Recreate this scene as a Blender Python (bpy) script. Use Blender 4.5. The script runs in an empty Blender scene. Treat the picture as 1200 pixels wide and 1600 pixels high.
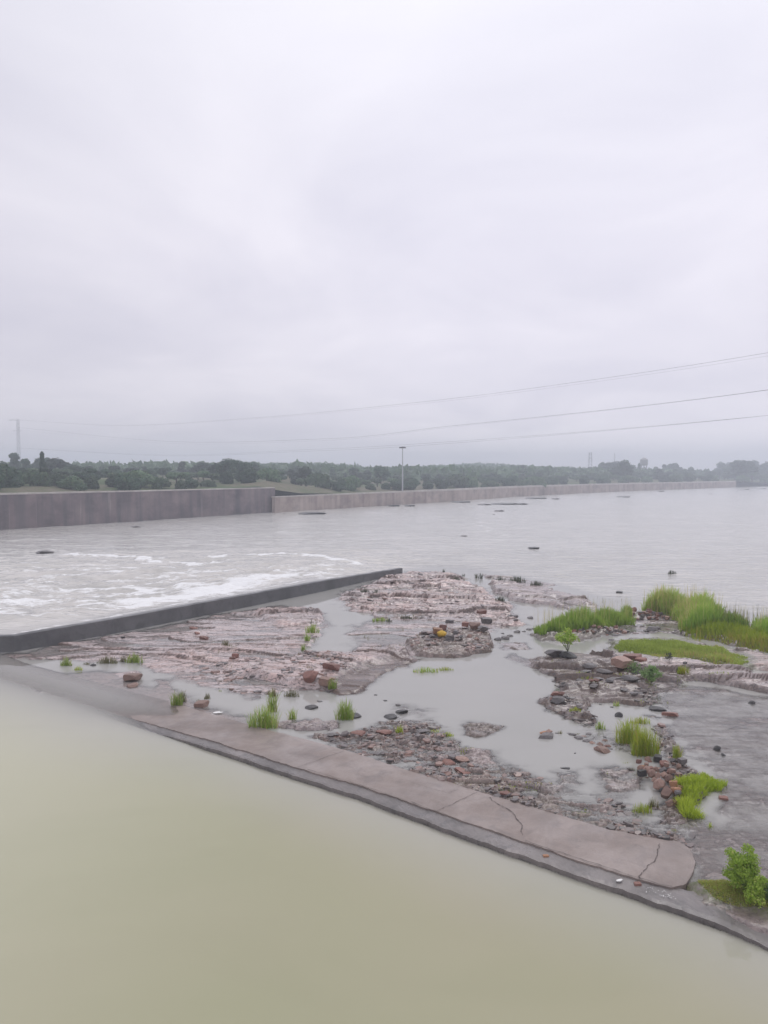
import bpy, bmesh, math, random
import numpy as np
from mathutils import Vector, Matrix

# ------------------------------------------------------------------ camera
SC = bpy.context.scene
COL = SC.collection
F = 1200.0; CX = 600.0; CY = 800.0; HOR = 740.0; CAMH = 8.0
PITCH = math.atan((CY - HOR) / F)
cam = bpy.data.cameras.new('camera'); cam_o = bpy.data.objects.new('camera', cam); COL.objects.link(cam_o)
cam.sensor_fit = 'VERTICAL'; cam.sensor_height = 36; cam.lens = 27
cam.clip_start = 0.1; cam.clip_end = 6000
cam_o.location = (0, 0, CAMH); cam_o.rotation_euler = (math.pi / 2 - PITCH, 0, 0)
SC.camera = cam_o
SC.render.resolution_x = 768; SC.render.resolution_y = 1024

# ------------------------------------------------------------------ light
SUN_EL = math.radians(55); SUN_AZ = math.radians(25)
w = bpy.data.worlds.new("World"); SC.world = w; w.use_nodes = True
nt = w.node_tree; nt.nodes.clear()
def N(t, **k):
    n = nt.nodes.new(t)
    for a, b in k.items(): setattr(n, a, b)
    return n
L = lambda a, b: nt.links.new(a, b)
out = N('ShaderNodeOutputWorld'); bg = N('ShaderNodeBackground'); bg.inputs['Strength'].default_value = 0.1
sky = N('ShaderNodeTexSky', sky_type='NISHITA'); sky.sun_disc = False
sky.sun_elevation = SUN_EL; sky.sun_rotation = SUN_AZ
tc = N('ShaderNodeTexCoord')
sep = N('ShaderNodeSeparateXYZ'); L(tc.outputs['Generated'], sep.inputs[0])
mr = N('ShaderNodeMapRange'); mr.inputs[1].default_value = 0.0; mr.inputs[2].default_value = 0.55; L(sep.outputs[2], mr.inputs[0])
# cloud deck: direction projected on a flat layer so that the clouds get their perspective
zc = N('ShaderNodeMath', operation='MAXIMUM'); zc.inputs[1].default_value = 0.0; L(sep.outputs[2], zc.inputs[0])
za = N('ShaderNodeMath', operation='ADD'); za.inputs[1].default_value = 0.22; L(zc.outputs[0], za.inputs[0])
dv = N('ShaderNodeVectorMath', operation='DIVIDE'); L(tc.outputs['Generated'], dv.inputs[0])
cmb = N('ShaderNodeCombineXYZ'); L(za.outputs[0], cmb.inputs[0]); L(za.outputs[0], cmb.inputs[1]); cmb.inputs[2].default_value = 1
L(cmb.outputs[0], dv.inputs[1])
n1 = N('ShaderNodeTexNoise'); n1.inputs['Scale'].default_value = 1.15; n1.inputs['Detail'].default_value = 5; n1.inputs['Roughness'].default_value = 0.5; n1.inputs['Distortion'].default_value = 0.5
mp = N('ShaderNodeMapping'); mp.inputs['Location'].default_value = (3.3, 1.2, 0); L(dv.outputs[0], mp.inputs[0]); L(mp.outputs[0], n1.inputs['Vector'])
rr = N('ShaderNodeValToRGB'); L(mr.outputs[0], rr.inputs[0])
e = rr.color_ramp.elements
e[0].position = 0; e[0].color = (8.0, 7.55, 8.35, 1)
e[1].position = 1; e[1].color = (9.35, 9.2, 10.0, 1)
m_ = e.new(0.45); m_.color = (8.65, 8.3, 9.15, 1)
cr = N('ShaderNodeMapRange'); cr.inputs[1].default_value = 0.36; cr.inputs[2].default_value = 0.62; cr.inputs[3].default_value = 0.0; cr.inputs[4].default_value = 1.0
L(n1.outputs[0], cr.inputs[0])
cloudmul = N('ShaderNodeMix', data_type='RGBA'); cloudmul.inputs[6].default_value = (0.88, 0.885, 0.91, 1); cloudmul.inputs[7].default_value = (1.05, 1.05, 1.04, 1)
L(cr.outputs[0], cloudmul.inputs[0])
mul = N('ShaderNodeMix', data_type='RGBA', blend_type='MULTIPLY'); mul.inputs[0].default_value = 1
L(rr.outputs[0], mul.inputs[6]); L(cloudmul.outputs[2], mul.inputs[7])
mx = N('ShaderNodeMix', data_type='RGBA'); mx.inputs[0].default_value = 0.94
L(sky.outputs[0], mx.inputs[6]); L(mul.outputs[2], mx.inputs[7])
lf = N('ShaderNodeMapRange'); lf.inputs[1].default_value = -0.5; lf.inputs[2].default_value = 0.05; lf.inputs[3].default_value = 0.86; lf.inputs[4].default_value = 1.0
L(sep.outputs[0], lf.inputs[0])
lc = N('ShaderNodeVectorMath', operation='SCALE'); L(mx.outputs[2], lc.inputs[0]); L(lf.outputs[0], lc.inputs['Scale'])
L(lc.outputs[0], bg.inputs['Color']); L(bg.outputs[0], out.inputs[0])

sl = bpy.data.lights.new('sun', 'SUN'); sl.energy = 0.7; sl.angle = math.radians(25); sl.color = (1, 0.97, 0.93)
so = bpy.data.objects.new('sun', sl); COL.objects.link(so)
sd_ = Vector((math.sin(SUN_AZ) * math.cos(SUN_EL), math.cos(SUN_AZ) * math.cos(SUN_EL), math.sin(SUN_EL)))
so.rotation_euler = sd_.to_track_quat('Z', 'Y').to_euler()

vs = SC.view_settings
vs.view_transform = 'Standard'; vs.look = 'None'; vs.exposure = 0.12; vs.gamma = 1; vs.use_curve_mapping = False
SC.cycles.volume_bounces = 1
SC.cycles.transparent_max_bounces = 12

# ------------------------------------------------------------------ helpers
def P(px, py, z=0.0):
    u = (px - CX) / F; v = (CY - py) / F
    dx = u; dy = math.cos(PITCH) + v * math.sin(PITCH); dz = -math.sin(PITCH) + v * math.cos(PITCH)
    k = (z - CAMH) / dz
    return Vector((dx * k, dy * k, z))
def PD(px, py, d):          # point at distance d (along Y) seen at that pixel
    u = (px - CX) / F; v = (CY - py) / F
    dx = u; dy = math.cos(PITCH) + v * math.sin(PITCH); dz = -math.sin(PITCH) + v * math.cos(PITCH)
    k = d / dy
    return Vector((dx * k, d, CAMH + dz * k))
def tag(o, label=None, cat=None, group=None, kind=None):
    if label: o['label'] = label
    if cat: o['category'] = cat
    if group: o['group'] = group
    if kind: o['kind'] = kind
    return o
def mesh_obj(name, verts, faces, mat=None, parent=None, smooth=False):
    me = bpy.data.meshes.new(name); me.from_pydata([tuple(v) for v in verts], [], faces); me.update()
    if mat: me.materials.append(mat)
    o = bpy.data.objects.new(name, me); COL.objects.link(o)
    if parent: o.parent = parent
    if smooth: me.shade_smooth()
    return o
def empty(name, loc, rz=0):
    o = bpy.data.objects.new(name, None); COL.objects.link(o); o.location = loc; o.rotation_euler = (0, 0, rz); o.empty_display_size = .2
    return o
def copy_tree(o, parent=None):
    c = o.copy(); COL.objects.link(c)
    if parent: c.parent = parent
    for ch in list(o.children): copy_tree(ch, c)
    return c

def hsh(ix, iy, seed):
    a = (ix.astype(np.int64) * 374761393 + iy.astype(np.int64) * 668265263 + seed * 1274126177) & 0xffffffff
    a = ((a ^ (a >> 13)) * 1274126177) & 0xffffffff
    a = (a ^ (a >> 16)) & 0xffffffff
    return a / 4294967295.0
def vnoise(x, y, seed=0):
    ix = np.floor(x); iy = np.floor(y); fx = x - ix; fy = y - iy
    fx = fx * fx * fx * (fx * (fx * 6 - 15) + 10); fy = fy * fy * fy * (fy * (fy * 6 - 15) + 10)
    ix = ix.astype(np.int64); iy = iy.astype(np.int64)
    a = hsh(ix, iy, seed); b = hsh(ix + 1, iy, seed); c = hsh(ix, iy + 1, seed); d = hsh(ix + 1, iy + 1, seed)
    return (a + (b - a) * fx) * (1 - fy) + (c + (d - c) * fx) * fy
def fbm(x, y, seed=0, oct=4, gain=0.5):
    s = np.zeros_like(x); a = 1.0; t = 0
    for i in range(oct):
        s += a * (vnoise(x, y, seed + i * 17) * 2 - 1); t += a
        x2 = x * 1.62 + y * 1.18 + 3.1; y = y * 1.62 - x * 1.18 + 7.7; x = x2; a *= gain
    return s / t
def worley(x, y, sx, sy, seed, jit=0.9):
    u = x / sx; v = y / sy; iu = np.floor(u); iv = np.floor(v)
    f1 = np.full(x.shape, 9.0); f2 = np.full(x.shape, 9.0); val = np.zeros(x.shape)
    for a in (-1, 0, 1):
        for b in (-1, 0, 1):
            ci = (iu + a).astype(np.int64); cj = (iv + b).astype(np.int64)
            px = ci + 0.5 + (hsh(ci, cj, seed) - .5) * jit; py = cj + 0.5 + (hsh(ci, cj, seed + 1) - .5) * jit
            dx = u - px; dy = v - py; d = np.sqrt(dx * dx + dy * dy)
            r = hsh(ci, cj, seed + 2); tl = (hsh(ci, cj, seed + 3) - .5); tm = hsh(ci, cj, seed + 4)
            h = r + 0.8 * tl * dx - (0.2 + 0.9 * tm) * dy
            n_ = d < f1
            f2 = np.where(n_, f1, np.minimum(f2, d)); val = np.where(n_, h, val); f1 = np.where(n_, d, f1)
    return val, f2 - f1
def sstep(a, b, x):
    t = np.clip((x - a) / (b - a), 0, 1); return t * t * (3 - 2 * t)
def segdist(x, y, pts, closed=False):
    d = np.full(x.shape, 1e9); n = len(pts)
    for i in range(n if closed else n - 1):
        ax, ay = pts[i][:2]; bx, by = pts[(i + 1) % n][:2]
        vx, vy = bx - ax, by - ay; l2 = vx * vx + vy * vy + 1e-9
        t = np.clip(((x - ax) * vx + (y - ay) * vy) / l2, 0, 1)
        d = np.minimum(d, (x - ax - t * vx) ** 2 + (y - ay - t * vy) ** 2)
    return np.sqrt(d)
def sdpoly(x, y, pts):      # positive inside
    ins = np.zeros(x.shape, bool); n = len(pts)
    for i in range(n):
        ax, ay = pts[i][:2]; bx, by = pts[(i + 1) % n][:2]
        c = ((ay > y) != (by > y)) & (x < (bx - ax) * (y - ay) / (by - ay + 1e-12) + ax)
        ins ^= c
    d = segdist(x, y, pts, True)
    return np.where(ins, d, -d)

# ------------------------------------------------------------------ materials
def new_mat(name):
    m = bpy.data.materials.new(name); m.use_nodes = True; m.node_tree.nodes.clear(); return m
class NT:
    def __init__(s, m): s.t = m.node_tree
    def n(s, t, ins=None, **k):
        n = s.t.nodes.new(t)
        for a, b in k.items(): setattr(n, a, b)
        if ins:
            for a, b in ins.items():
                if hasattr(b, 'is_linked'): s.t.links.new(b, n.inputs[a])
                else: n.inputs[a].default_value = b
        return n
    def mix(s, f, a, b, bt='MIX'):
        return s.n('ShaderNodeMix', {0: f, 6: a, 7: b}, data_type='RGBA', blend_type=bt).outputs[2]
    def math(s, op, a, b=0.0):
        return s.n('ShaderNodeMath', {0: a, 1: b}, operation=op).outputs[0]
    def rng(s, v, a, b, c=0.0, d=1.0):
        return s.n('ShaderNodeMapRange', {0: v, 1: a, 2: b, 3: c, 4: d}).outputs[0]
    def noise(s, scale, detail=4, rough=0.55, vec=None, dist=0.0):
        i = {'Scale': scale, 'Detail': detail, 'Roughness': rough, 'Distortion': dist}
        if vec is not None: i['Vector'] = vec
        return s.n('ShaderNodeTexNoise', i).outputs[0]
    def pos(s, scale=(1, 1, 1)):
        g = s.n('ShaderNodeNewGeometry')
        return s.n('ShaderNodeMapping', {'Vector': g.outputs['Position'], 'Scale': scale}).outputs[0]
    def obj(s, scale=(1, 1, 1)):
        g = s.n('ShaderNodeTexCoord')
        return s.n('ShaderNodeMapping', {'Vector': g.outputs['Object'], 'Scale': scale}).outputs[0]
    def attr(s, name): return s.n('ShaderNodeAttribute', attribute_name=name)
    def bump(s, h, strength=0.5, dist=0.02):
        return s.n('ShaderNodeBump', {'Height': h, 'Strength': strength, 'Distance': dist}).outputs[0]
    def bsdf(s, col, rough, normal=None, spec=0.5, **k):
        i = {'Base Color': col, 'Roughness': rough, 'Specular IOR Level': spec}
        if normal is not None: i['Normal'] = normal
        i.update(k)
        b = s.n('ShaderNodeBsdfPrincipled', i)
        return b.outputs[0]
    def out(s, sh, vol=None):
        o = s.n('ShaderNodeOutputMaterial')
        if sh is not None: s.t.links.new(sh, o.inputs[0])
        if vol is not None: s.t.links.new(vol, o.inputs[1])

def rgb(*c): return (*c, 1)

def mat_rock():
    m = new_mat('sandstone'); t = NT(m)
    a = t.attr('rk').outputs['Color']; sp = t.n('ShaderNodeSeparateColor', {0: a})
    pink, dark, moss = sp.outputs[0], sp.outputs[1], sp.outputs[2]
    p = t.pos(); pl = t.pos((0.55, 2.6, 3.0))
    big = t.noise(0.35, 4, 0.6, p); med = t.noise(2.2, 6, 0.65, pl); fine = t.noise(11, 6, 0.7, p)
    pk = t.math('MULTIPLY', pink, t.rng(big, 0.3, 0.62, 0.35, 1.1))
    pk = t.math('MULTIPLY', pk, t.rng(med, 0.32, 0.6, 0.45, 1.15))
    c = t.mix(pk, rgb(0.40, 0.375, 0.375), rgb(0.54, 0.405, 0.37))
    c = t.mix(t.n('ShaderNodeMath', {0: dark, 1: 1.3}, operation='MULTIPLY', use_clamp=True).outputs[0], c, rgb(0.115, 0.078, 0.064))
    c = t.mix(t.rng(fine, 0.35, 0.68, 0, 0.55), c, t.mix(1.0, c, rgb(1.45, 1.40, 1.38), 'MULTIPLY'))
    c = t.mix(t.rng(fine, 0.5, 0.3, 0, 0.6), c, t.mix(1.0, c, rgb(0.5, 0.47, 0.5), 'MULTIPLY'))
    # bedding joints
    j = t.noise(3.0, 3, 0.6, pl, 1.2)
    jj = t.math('ABSOLUTE', t.math('SUBTRACT', j, 0.5))
    c = t.mix(t.rng(jj, 0.0, 0.018, 0.75, 0.0), c, rgb(0.05, 0.042, 0.045))
    j2 = t.noise(0.9, 4, 0.6, t.pos((0.28, 1.3, 1.3)), 0.8); jk = t.math('ABSOLUTE', t.math('SUBTRACT', j2, 0.5))
    c = t.mix(t.rng(jk, 0.0, 0.014, 0.9, 0.0), c, rgb(0.06, 0.05, 0.052))
    blot = t.noise(1.3, 5, 0.7, t.pos((0.5, 1.4, 1)))
    c = t.mix(t.rng(blot, 0.58, 0.68, 0, 0.5), c, rgb(0.17, 0.15, 0.15))
    c = t.mix(t.math('MULTIPLY', moss, t.rng(fine, 0.35, 0.55)), c, rgb(0.10, 0.12, 0.035))
    h = t.math('ADD', t.math('MULTIPLY', med, 1.0), t.math('MULTIPLY', fine, 0.35))
    ro = t.rng(t.noise(1.1, 4, 0.6, p), 0.35, 0.65, 0.10, 0.38)
    t.out(t.bsdf(c, ro, t.bump(h, 0.4, 0.05), 0.5)); return m

def mat_water():
    m = new_mat('murky_water'); t = NT(m)
    dep = t.attr('depth').outputs['Fac']; foam = t.attr('foam').outputs['Fac']; rip = t.attr('ripple').outputs['Fac']; grn = t.attr('silt').outputs['Fac']
    p = t.pos(); ps = t.pos((0.5, 1.6, 1))
    big = t.noise(0.10, 3, 0.5, p)
    c1 = t.mix(t.rng(big, 0.38, 0.62), rgb(0.36, 0.355, 0.225), rgb(0.385, 0.36, 0.245))
    c2 = t.mix(t.rng(big, 0.38, 0.62), rgb(0.60, 0.575, 0.535), rgb(0.66, 0.63, 0.59))
    c2 = t.mix(t.rng(rip, 0.1, 0.6), t.mix(t.rng(big, 0.38, 0.62), rgb(0.40, 0.39, 0.365), rgb(0.43, 0.415, 0.39)), c2)
    c1 = t.mix(t.attr('pale').outputs['Fac'], c1, rgb(0.49, 0.475, 0.345))
    body = t.mix(grn, c2, c1)
    sw = t.noise(0.35, 6, 0.6, t.pos((0.45, 1.0, 1)), 1.5); body = t.mix(t.rng(sw, 0.45, 0.7, 0, 0.14), body, t.mix(1.0, body, rgb(0.80, 0.82, 0.78), 'MULTIPLY'))
    streak = t.noise(0.55, 5, 0.6, ps, 0.6)
    body = t.mix(t.math('MULTIPLY', rip, t.rng(streak, 0.42, 0.66, 0.0, 0.6)), body, rgb(0.40, 0.39, 0.36))
    fn = t.noise(1.1, 8, 0.72, t.pos((0.6, 1.3, 1)), 0.8)
    thr = t.math('SUBTRACT', 0.68, t.math('MULTIPLY', foam, 0.32))
    ff = t.rng(t.math('SUBTRACT', fn, thr), 0.0, 0.14)
    ff = t.math('MULTIPLY', ff, t.rng(foam, 0.02, 0.15))
    body = t.mix(ff, body, rgb(0.86, 0.86, 0.85))
    al = t.math('SUBTRACT', 1.0, t.math('EXPONENT', t.math('MULTIPLY', dep, -9.0)))
    al = t.math('MAXIMUM', al, ff)
    r1 = t.noise(3.2, 4, 0.6, ps); r2 = t.noise(0.9, 3, 0.55, ps)
    hh = t.math('ADD', t.math('MULTIPLY', r1, 0.25), r2)
    bs = t.n('ShaderNodeBump', {'Height': hh, 'Strength': t.math('ADD', t.math('MULTIPLY', rip, 1.3), 0.02), 'Distance': 0.12}).outputs[0]
    dif = t.n('ShaderNodeBsdfDiffuse', {'Color': body}).outputs[0]
    tr = t.n('ShaderNodeBsdfTransparent').outputs[0]
    gl = t.n('ShaderNodeBsdfGlossy', {'Roughness': t.math('ADD', 0.03, t.math('MULTIPLY', rip, 0.17)), 'Normal': bs}).outputs[0]
    fr = t.n('ShaderNodeFresnel', {'IOR': 1.33, 'Normal': bs}).outputs[0]
    fr = t.math('MULTIPLY', fr, t.math('SUBTRACT', 1.0, t.math('MULTIPLY', ff, 0.8)))
    s1 = t.n('ShaderNodeMixShader', {0: al, 1: tr, 2: dif}).outputs[0]
    s2 = t.n('ShaderNodeMixShader', {0: fr, 1: s1, 2: gl}).outputs[0]
    t.out(s2); return m

def mat_concrete(name, c1, c2, stain, sc=1.0, rough=(0.35, 0.7), vert=False, wet=0.0):
    m = new_mat(name); t = NT(m); p = t.pos()
    b = t.noise(0.6 * sc, 5, 0.6, p); f = t.noise(14 * sc, 5, 0.7, p)
    c = t.mix(t.rng(b, 0.35, 0.65), rgb(*c1), rgb(*c2))
    c = t.mix(t.rng(f, 0.3, 0.7, 0, 0.5), c, t.mix(1.0, c, rgb(1.25, 1.22, 1.2), 'MULTIPLY'))
    if vert:
        s = t.noise(0.55, 5, 0.6, t.pos((1, 1, 0.07))); s2 = t.noise(1.7, 3, 0.6, t.pos((1, 1, 0.04)))
        c = t.mix(t.rng(s, 0.45, 0.66, 0, 0.8), c, rgb(*stain))
        c = t.mix(t.rng(s2, 0.64, 0.74, 0, 0.3), c, rgb(0.42, 0.38, 0.35))
        s4 = t.noise(0.22, 5, 0.65, t.pos((1, 1, 1.6))); c = t.mix(t.rng(s4, 0.48, 0.6, 0, 0.55), c, t.mix(1.0, c, rgb(0.55, 0.55, 0.6), 'MULTIPLY'))
    else:
        s = t.noise(1.6 * sc, 4, 0.6, p, 0.8)
        c = t.mix(t.rng(s, 0.5, 0.7, 0, 0.65), c, rgb(*stain))
        g = t.noise(45 * sc, 3, 0.8, p); c = t.mix(t.rng(g, 0.55, 0.75, 0, 0.5), c, rgb(0.12, 0.10, 0.09)); c = t.mix(t.rng(g, 0.42, 0.28, 0, 0.5), c, rgb(0.42, 0.37, 0.33))
        s3 = t.noise(0.25, 3, 0.6, p, 0.8)
        c = t.mix(t.rng(s3, 0.5, 0.62, 0, 0.35), c, rgb(*stain))
    t.out(t.bsdf(c, t.rng(b, 0.4, 0.62, rough[1], rough[0]), t.bump(f, 0.4, 0.01), 0.5)); return m

def mat_stone(name, c1, c2, rough=0.55):
    m = new_mat(name); t = NT(m); p = t.obj(); oi = t.n('ShaderNodeObjectInfo').outputs['Random']
    b = t.noise(3.5, 6, 0.65, p)
    c = t.mix(t.rng(b, 0.35, 0.65), rgb(*c1), rgb(*c2))
    v = t.rng(oi, 0, 1, 0.72, 1.3)
    vv = t.n('ShaderNodeCombineColor', {0: v, 1: v, 2: v}).outputs[0]
    c = t.mix(1.0, c, vv, 'MULTIPLY')
    t.out(t.bsdf(c, rough, t.bump(t.noise(14, 5, 0.7, p), 0.5, 0.03), 0.5)); return m

def mat_leaf(name, c1, c2, c3=None, transl=0.5, lo=0.82, hi=1.2):
    m = new_mat(name); t = NT(m)
    v = t.attr('var').outputs['Fac']; oi = t.n('ShaderNodeObjectInfo').outputs['Random']
    c = t.mix(v, rgb(*c1), rgb(*c2))
    if c3: c = t.mix(t.rng(v, 0.80, 0.86), c, rgb(*c3))
    k = t.rng(oi, 0, 1, lo, hi); kk = t.n('ShaderNodeCombineColor', {0: k, 1: k, 2: k}).outputs[0]
    c = t.mix(1.0, c, kk, 'MULTIPLY')
    d = t.bsdf(c, 0.5, None, 0.3)
    tr = t.n('ShaderNodeBsdfTranslucent', {'Color': c}).outputs[0]
    t.out(t.n('ShaderNodeMixShader', {0: transl, 1: d, 2: tr}).outputs[0]); return m

def mat_plain(name, c, rough=0.5, metal=0.0):
    m = new_mat(name); t = NT(m); b = t.noise(5, 4, 0.6, t.pos())
    cc = t.mix(t.rng(b, 0.3, 0.7), rgb(*[x * 0.8 for x in c]), rgb(*[min(1, x * 1.15) for x in c]))
    t.out(t.bsdf(cc, rough, None, 0.5, Metallic=metal)); return m

def mat_bank():
    m = new_mat('bank_ground'); t = NT(m); p = t.pos()
    b = t.noise(0.06, 5, 0.6, p); f = t.noise(0.7, 5, 0.7, p)
    c = t.mix(t.rng(b, 0.42, 0.56), rgb(0.075, 0.105, 0.045), rgb(0.19, 0.155, 0.12))
    c = t.mix(t.rng(f, 0.35, 0.65, 0, 0.7), c, rgb(0.075, 0.11, 0.04))
    t.out(t.bsdf(c, 0.9, t.bump(f, 0.6, 0.3), 0.2)); return m

M = {}
M['rock'] = mat_rock(); M['water'] = mat_water()
M['slab'] = mat_concrete('path_concrete', (0.225, 0.18, 0.16), (0.30, 0.245, 0.22), (0.175, 0.145, 0.135), 1.0, (0.3, 0.62))
M['ledge'] = mat_concrete('ledge_concrete', (0.15, 0.135, 0.13), (0.22, 0.195, 0.185), (0.085, 0.08, 0.08), 1.5, (0.22, 0.5))
M['weir'] = mat_concrete('wet_wall_concrete', (0.085, 0.085, 0.09), (0.13, 0.13, 0.135), (0.055, 0.057, 0.06), 1.0, (0.3, 0.6))
M['wallA'] = mat_concrete('dark_bank_wall', (0.12, 0.095, 0.10), (0.19, 0.145, 0.145), (0.07, 0.065, 0.075), 0.35, (0.6, 0.9), vert=True)
M['wallB'] = mat_concrete('pale_bank_wall', (0.27, 0.215, 0.19), (0.36, 0.30, 0.265), (0.20, 0.15, 0.14), 0.35, (0.6, 0.9), vert=True)
M['coping'] = mat_concrete('coping_concrete', (0.36, 0.33, 0.30), (0.44, 0.41, 0.38), (0.25, 0.23, 0.22), 0.5, (0.6, 0.9))
M['bank'] = mat_bank()
M['s_red'] = mat_stone('red_stone', (0.27, 0.13, 0.10), (0.17, 0.085, 0.07))
M['s_buff'] = mat_stone('buff_stone', (0.33, 0.205, 0.16), (0.22, 0.14, 0.115))
M['s_grey'] = mat_stone('grey_stone', (0.17, 0.15, 0.145), (0.095, 0.085, 0.085), 0.4)
M['s_dark'] = mat_stone('dark_stone', (0.055, 0.05, 0.05), (0.03, 0.028, 0.028), 0.4)
M['s_orange'] = mat_stone('orange_stone', (0.38, 0.19, 0.10), (0.28, 0.14, 0.08))
M['s_yellow'] = mat_stone('yellow_cloth', (0.75, 0.48, 0.03), (0.65, 0.38, 0.03))
M['grass'] = mat_leaf('fresh_grass', (0.22, 0.35, 0.045), (0.42, 0.54, 0.11), (0.52, 0.46, 0.20))
M['grass_y'] = mat_leaf('yellow_green_grass', (0.30, 0.40, 0.03), (0.47, 0.54, 0.06), (0.5, 0.4, 0.1))
M['grass_d'] = mat_leaf('dry_grass', (0.16, 0.16, 0.07), (0.26, 0.25, 0.13), (0.30, 0.24, 0.15))
M['grass_g'] = mat_leaf('dull_shrub_leaf', (0.06, 0.075, 0.05), (0.13, 0.15, 0.09), (0.2, 0.18, 0.13))
M['leaf'] = mat_leaf('bright_leaf', (0.27, 0.43, 0.045), (0.52, 0.66, 0.13), (0.6, 0.62, 0.2))
M['turf'] = mat_leaf('short_turf', (0.36, 0.46, 0.08), (0.56, 0.66, 0.16), (0.6, 0.5, 0.2))
M['leaf_b'] = mat_leaf('blue_green_leaf', (0.18, 0.30, 0.10), (0.32, 0.46, 0.18))
M['tree'] = mat_leaf('tree_leaf', (0.028, 0.062, 0.038), (0.07, 0.13, 0.068), (0.09, 0.125, 0.07), 0.3, 0.6, 1.5)
M['tree2'] = mat_leaf('pale_tree_leaf', (0.055, 0.10, 0.055), (0.11, 0.18, 0.085), (0.13, 0.155, 0.09), 0.3, 0.7, 1.6)
M['bark'] = mat_plain('bark', (0.09, 0.07, 0.055), 0.9)
M['stem'] = mat_plain('stem', (0.10, 0.11, 0.05), 0.8)
M['steel'] = mat_plain('galvanised_steel', (0.42, 0.43, 0.45), 0.5, 0.3)
M['dsteel'] = mat_plain('dark_steel', (0.10, 0.10, 0.11), 0.5, 0.3)
M['wire'] = mat_plain('wire', (0.09, 0.09, 0.10), 0.6, 0.0)
M['crack'] = mat_plain('crack_dirt', (0.11, 0.09, 0.085), 0.9)
M['white'] = mat_plain('white_scrap', (0.78, 0.77, 0.74), 0.5)
M['twall'] = mat_plain('tower_concrete', (0.35, 0.34, 0.33), 0.8)

# ------------------------------------------------------------------ layout (positions on the ground, metres)
def W(pts, z=0.0): return [tuple(P(a, b, z)[:2]) for a, b in pts]

OUTER_PX = [(-160, 1000), (0, 1062), (200, 1126), (290, 1155), (463, 1212), (560, 1242), (680, 1287), (800, 1330), (900, 1364), (1000, 1399), (1062, 1420), (1130, 1445), (1200, 1474), (1300, 1515)]
MID_PX = [(-160, 990), (0, 1054), (200, 1116), (290, 1146), (463, 1201), (560, 1229), (680, 1270), (800, 1312), (900, 1346), (1000, 1378), (1050, 1391), (1071, 1386), (1083, 1366)]
INN_PX = [(-120, 975), (40, 1036), (255, 1093), (360, 1126), (537, 1173), (630, 1203), (746, 1238), (860, 1272), (950, 1298), (1025, 1312), (1058, 1317), (1078, 1328), (1087, 1348)]
OUTER = W(OUTER_PX); MID = W(MID_PX); INN = W(INN_PX)
FORE = OUTER + [(14, 2), (-60, 2), (-60, 40)]
WEIR_PX = [(-120, 1040), (22, 1019), (200, 986), (350, 956), (500, 925), (629, 896)]
WEIR = W(WEIR_PX); WEIR[0] = (-26, 33.0)
WZ = [0.72, 0.74, 0.76, 0.76, 0.72, 0.44]

# rock features: (px polygon, height, edge width m, style, amp, pink, dark, moss, warp)
FE = []
def feat(px, h, wd, style, amp, pink, dark=0.0, moss=0.0, warp=0.35): FE.append((W(px), h, wd, style, amp, pink, dark, moss, warp))
# left wet sheet and red field
feat([(-150, 1040), (20, 1019), (200, 988), (350, 958), (440, 945), (500, 955), (512, 975), (495, 1000), (470, 1032), (560, 1024), (648, 1024), (600, 1048), (540, 1082), (470, 1082), (380, 1092), (330, 1075), (240, 1050), (215, 1035), (120, 1032), (30, 1030), (-60, 1030)],
     0.015, 0.5, 'strata', 0.10, 0.60, warp=0.5)
feat([(270, 1018), (380, 1005), (470, 1010), (400, 1040), (360, 1068), (300, 1062), (250, 1040)], 0.06, 0.6, 'strata', 0.13, 0.95)
feat([(385, 1055), (460, 1030), (560, 1028), (650, 1022), (640, 1030), (560, 1052), (535, 1078), (470, 1075)], 0.34, 0.22, 'strata', 0.11, 1.0, warp=0.3)
feat([(560, 1050), (640, 1027), (652, 1030), (600, 1052), (560, 1080), (530, 1088), (515, 1078)], 0.10, 0.5, 'strata', 0.06, 0.5, 0.75)
feat([(405, 955), (470, 955), (504, 962), (495, 975), (440, 978), (410, 966)], 0.22, 0.25, 'strata', 0.20, 0.9)
feat([(180, 1052), (218, 1050), (217, 1066), (205, 1072), (150, 1056), (135, 1052)], 0.14, 0.3, 'strata', 0.10, 0.7, 0.1)
feat([(240, 1060), (268, 1062), (270, 1085), (245, 1095), (235, 1078)], 0.0, 0.3, 'strata', 0.07, 0.7)
feat([(60, 1052), (160, 1046), (300, 1092), (420, 1130), (380, 1135), (200, 1108), (60, 1068)], -0.03, 0.6, 'smooth', 0.015, 0.7)
# centre bed
feat([(530, 928), (600, 905), (640, 893), (700, 894), (745, 915), (795, 945), (812, 976), (760, 986), (690, 977), (610, 968), (540, 950)], 0.11, 0.8, 'strata', 0.24, 0.9, warp=0.6)
feat([(600, 957), (690, 966), (790, 975), (740, 990), (650, 985), (570, 972)], 0.02, 0.5, 'strata', 0.12, 0.5, 0.1)
feat([(560, 972), (620, 968), (700, 1000), (660, 1025), (560, 1022), (540, 990)], -0.005, 0.6, 'strata', 0.09, 0.6, warp=0.7)
feat([(766, 912), (830, 914), (880, 930), (930, 945), (910, 958), (860, 946), (800, 938), (772, 925)], 0.26, 0.3, 'strata', 0.14, 0.45, 0.1, warp=0.5)
feat([(752, 898), (800, 903), (870, 914), (840, 918), (780, 910)], 0.10, 0.4, 'strata', 0.08, 0.3, 0.2)
feat([(868, 938), (905, 944), (940, 952), (900, 957)], 0.0, 0.5, 'strata', 0.07, 0.3, 0.1)
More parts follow.
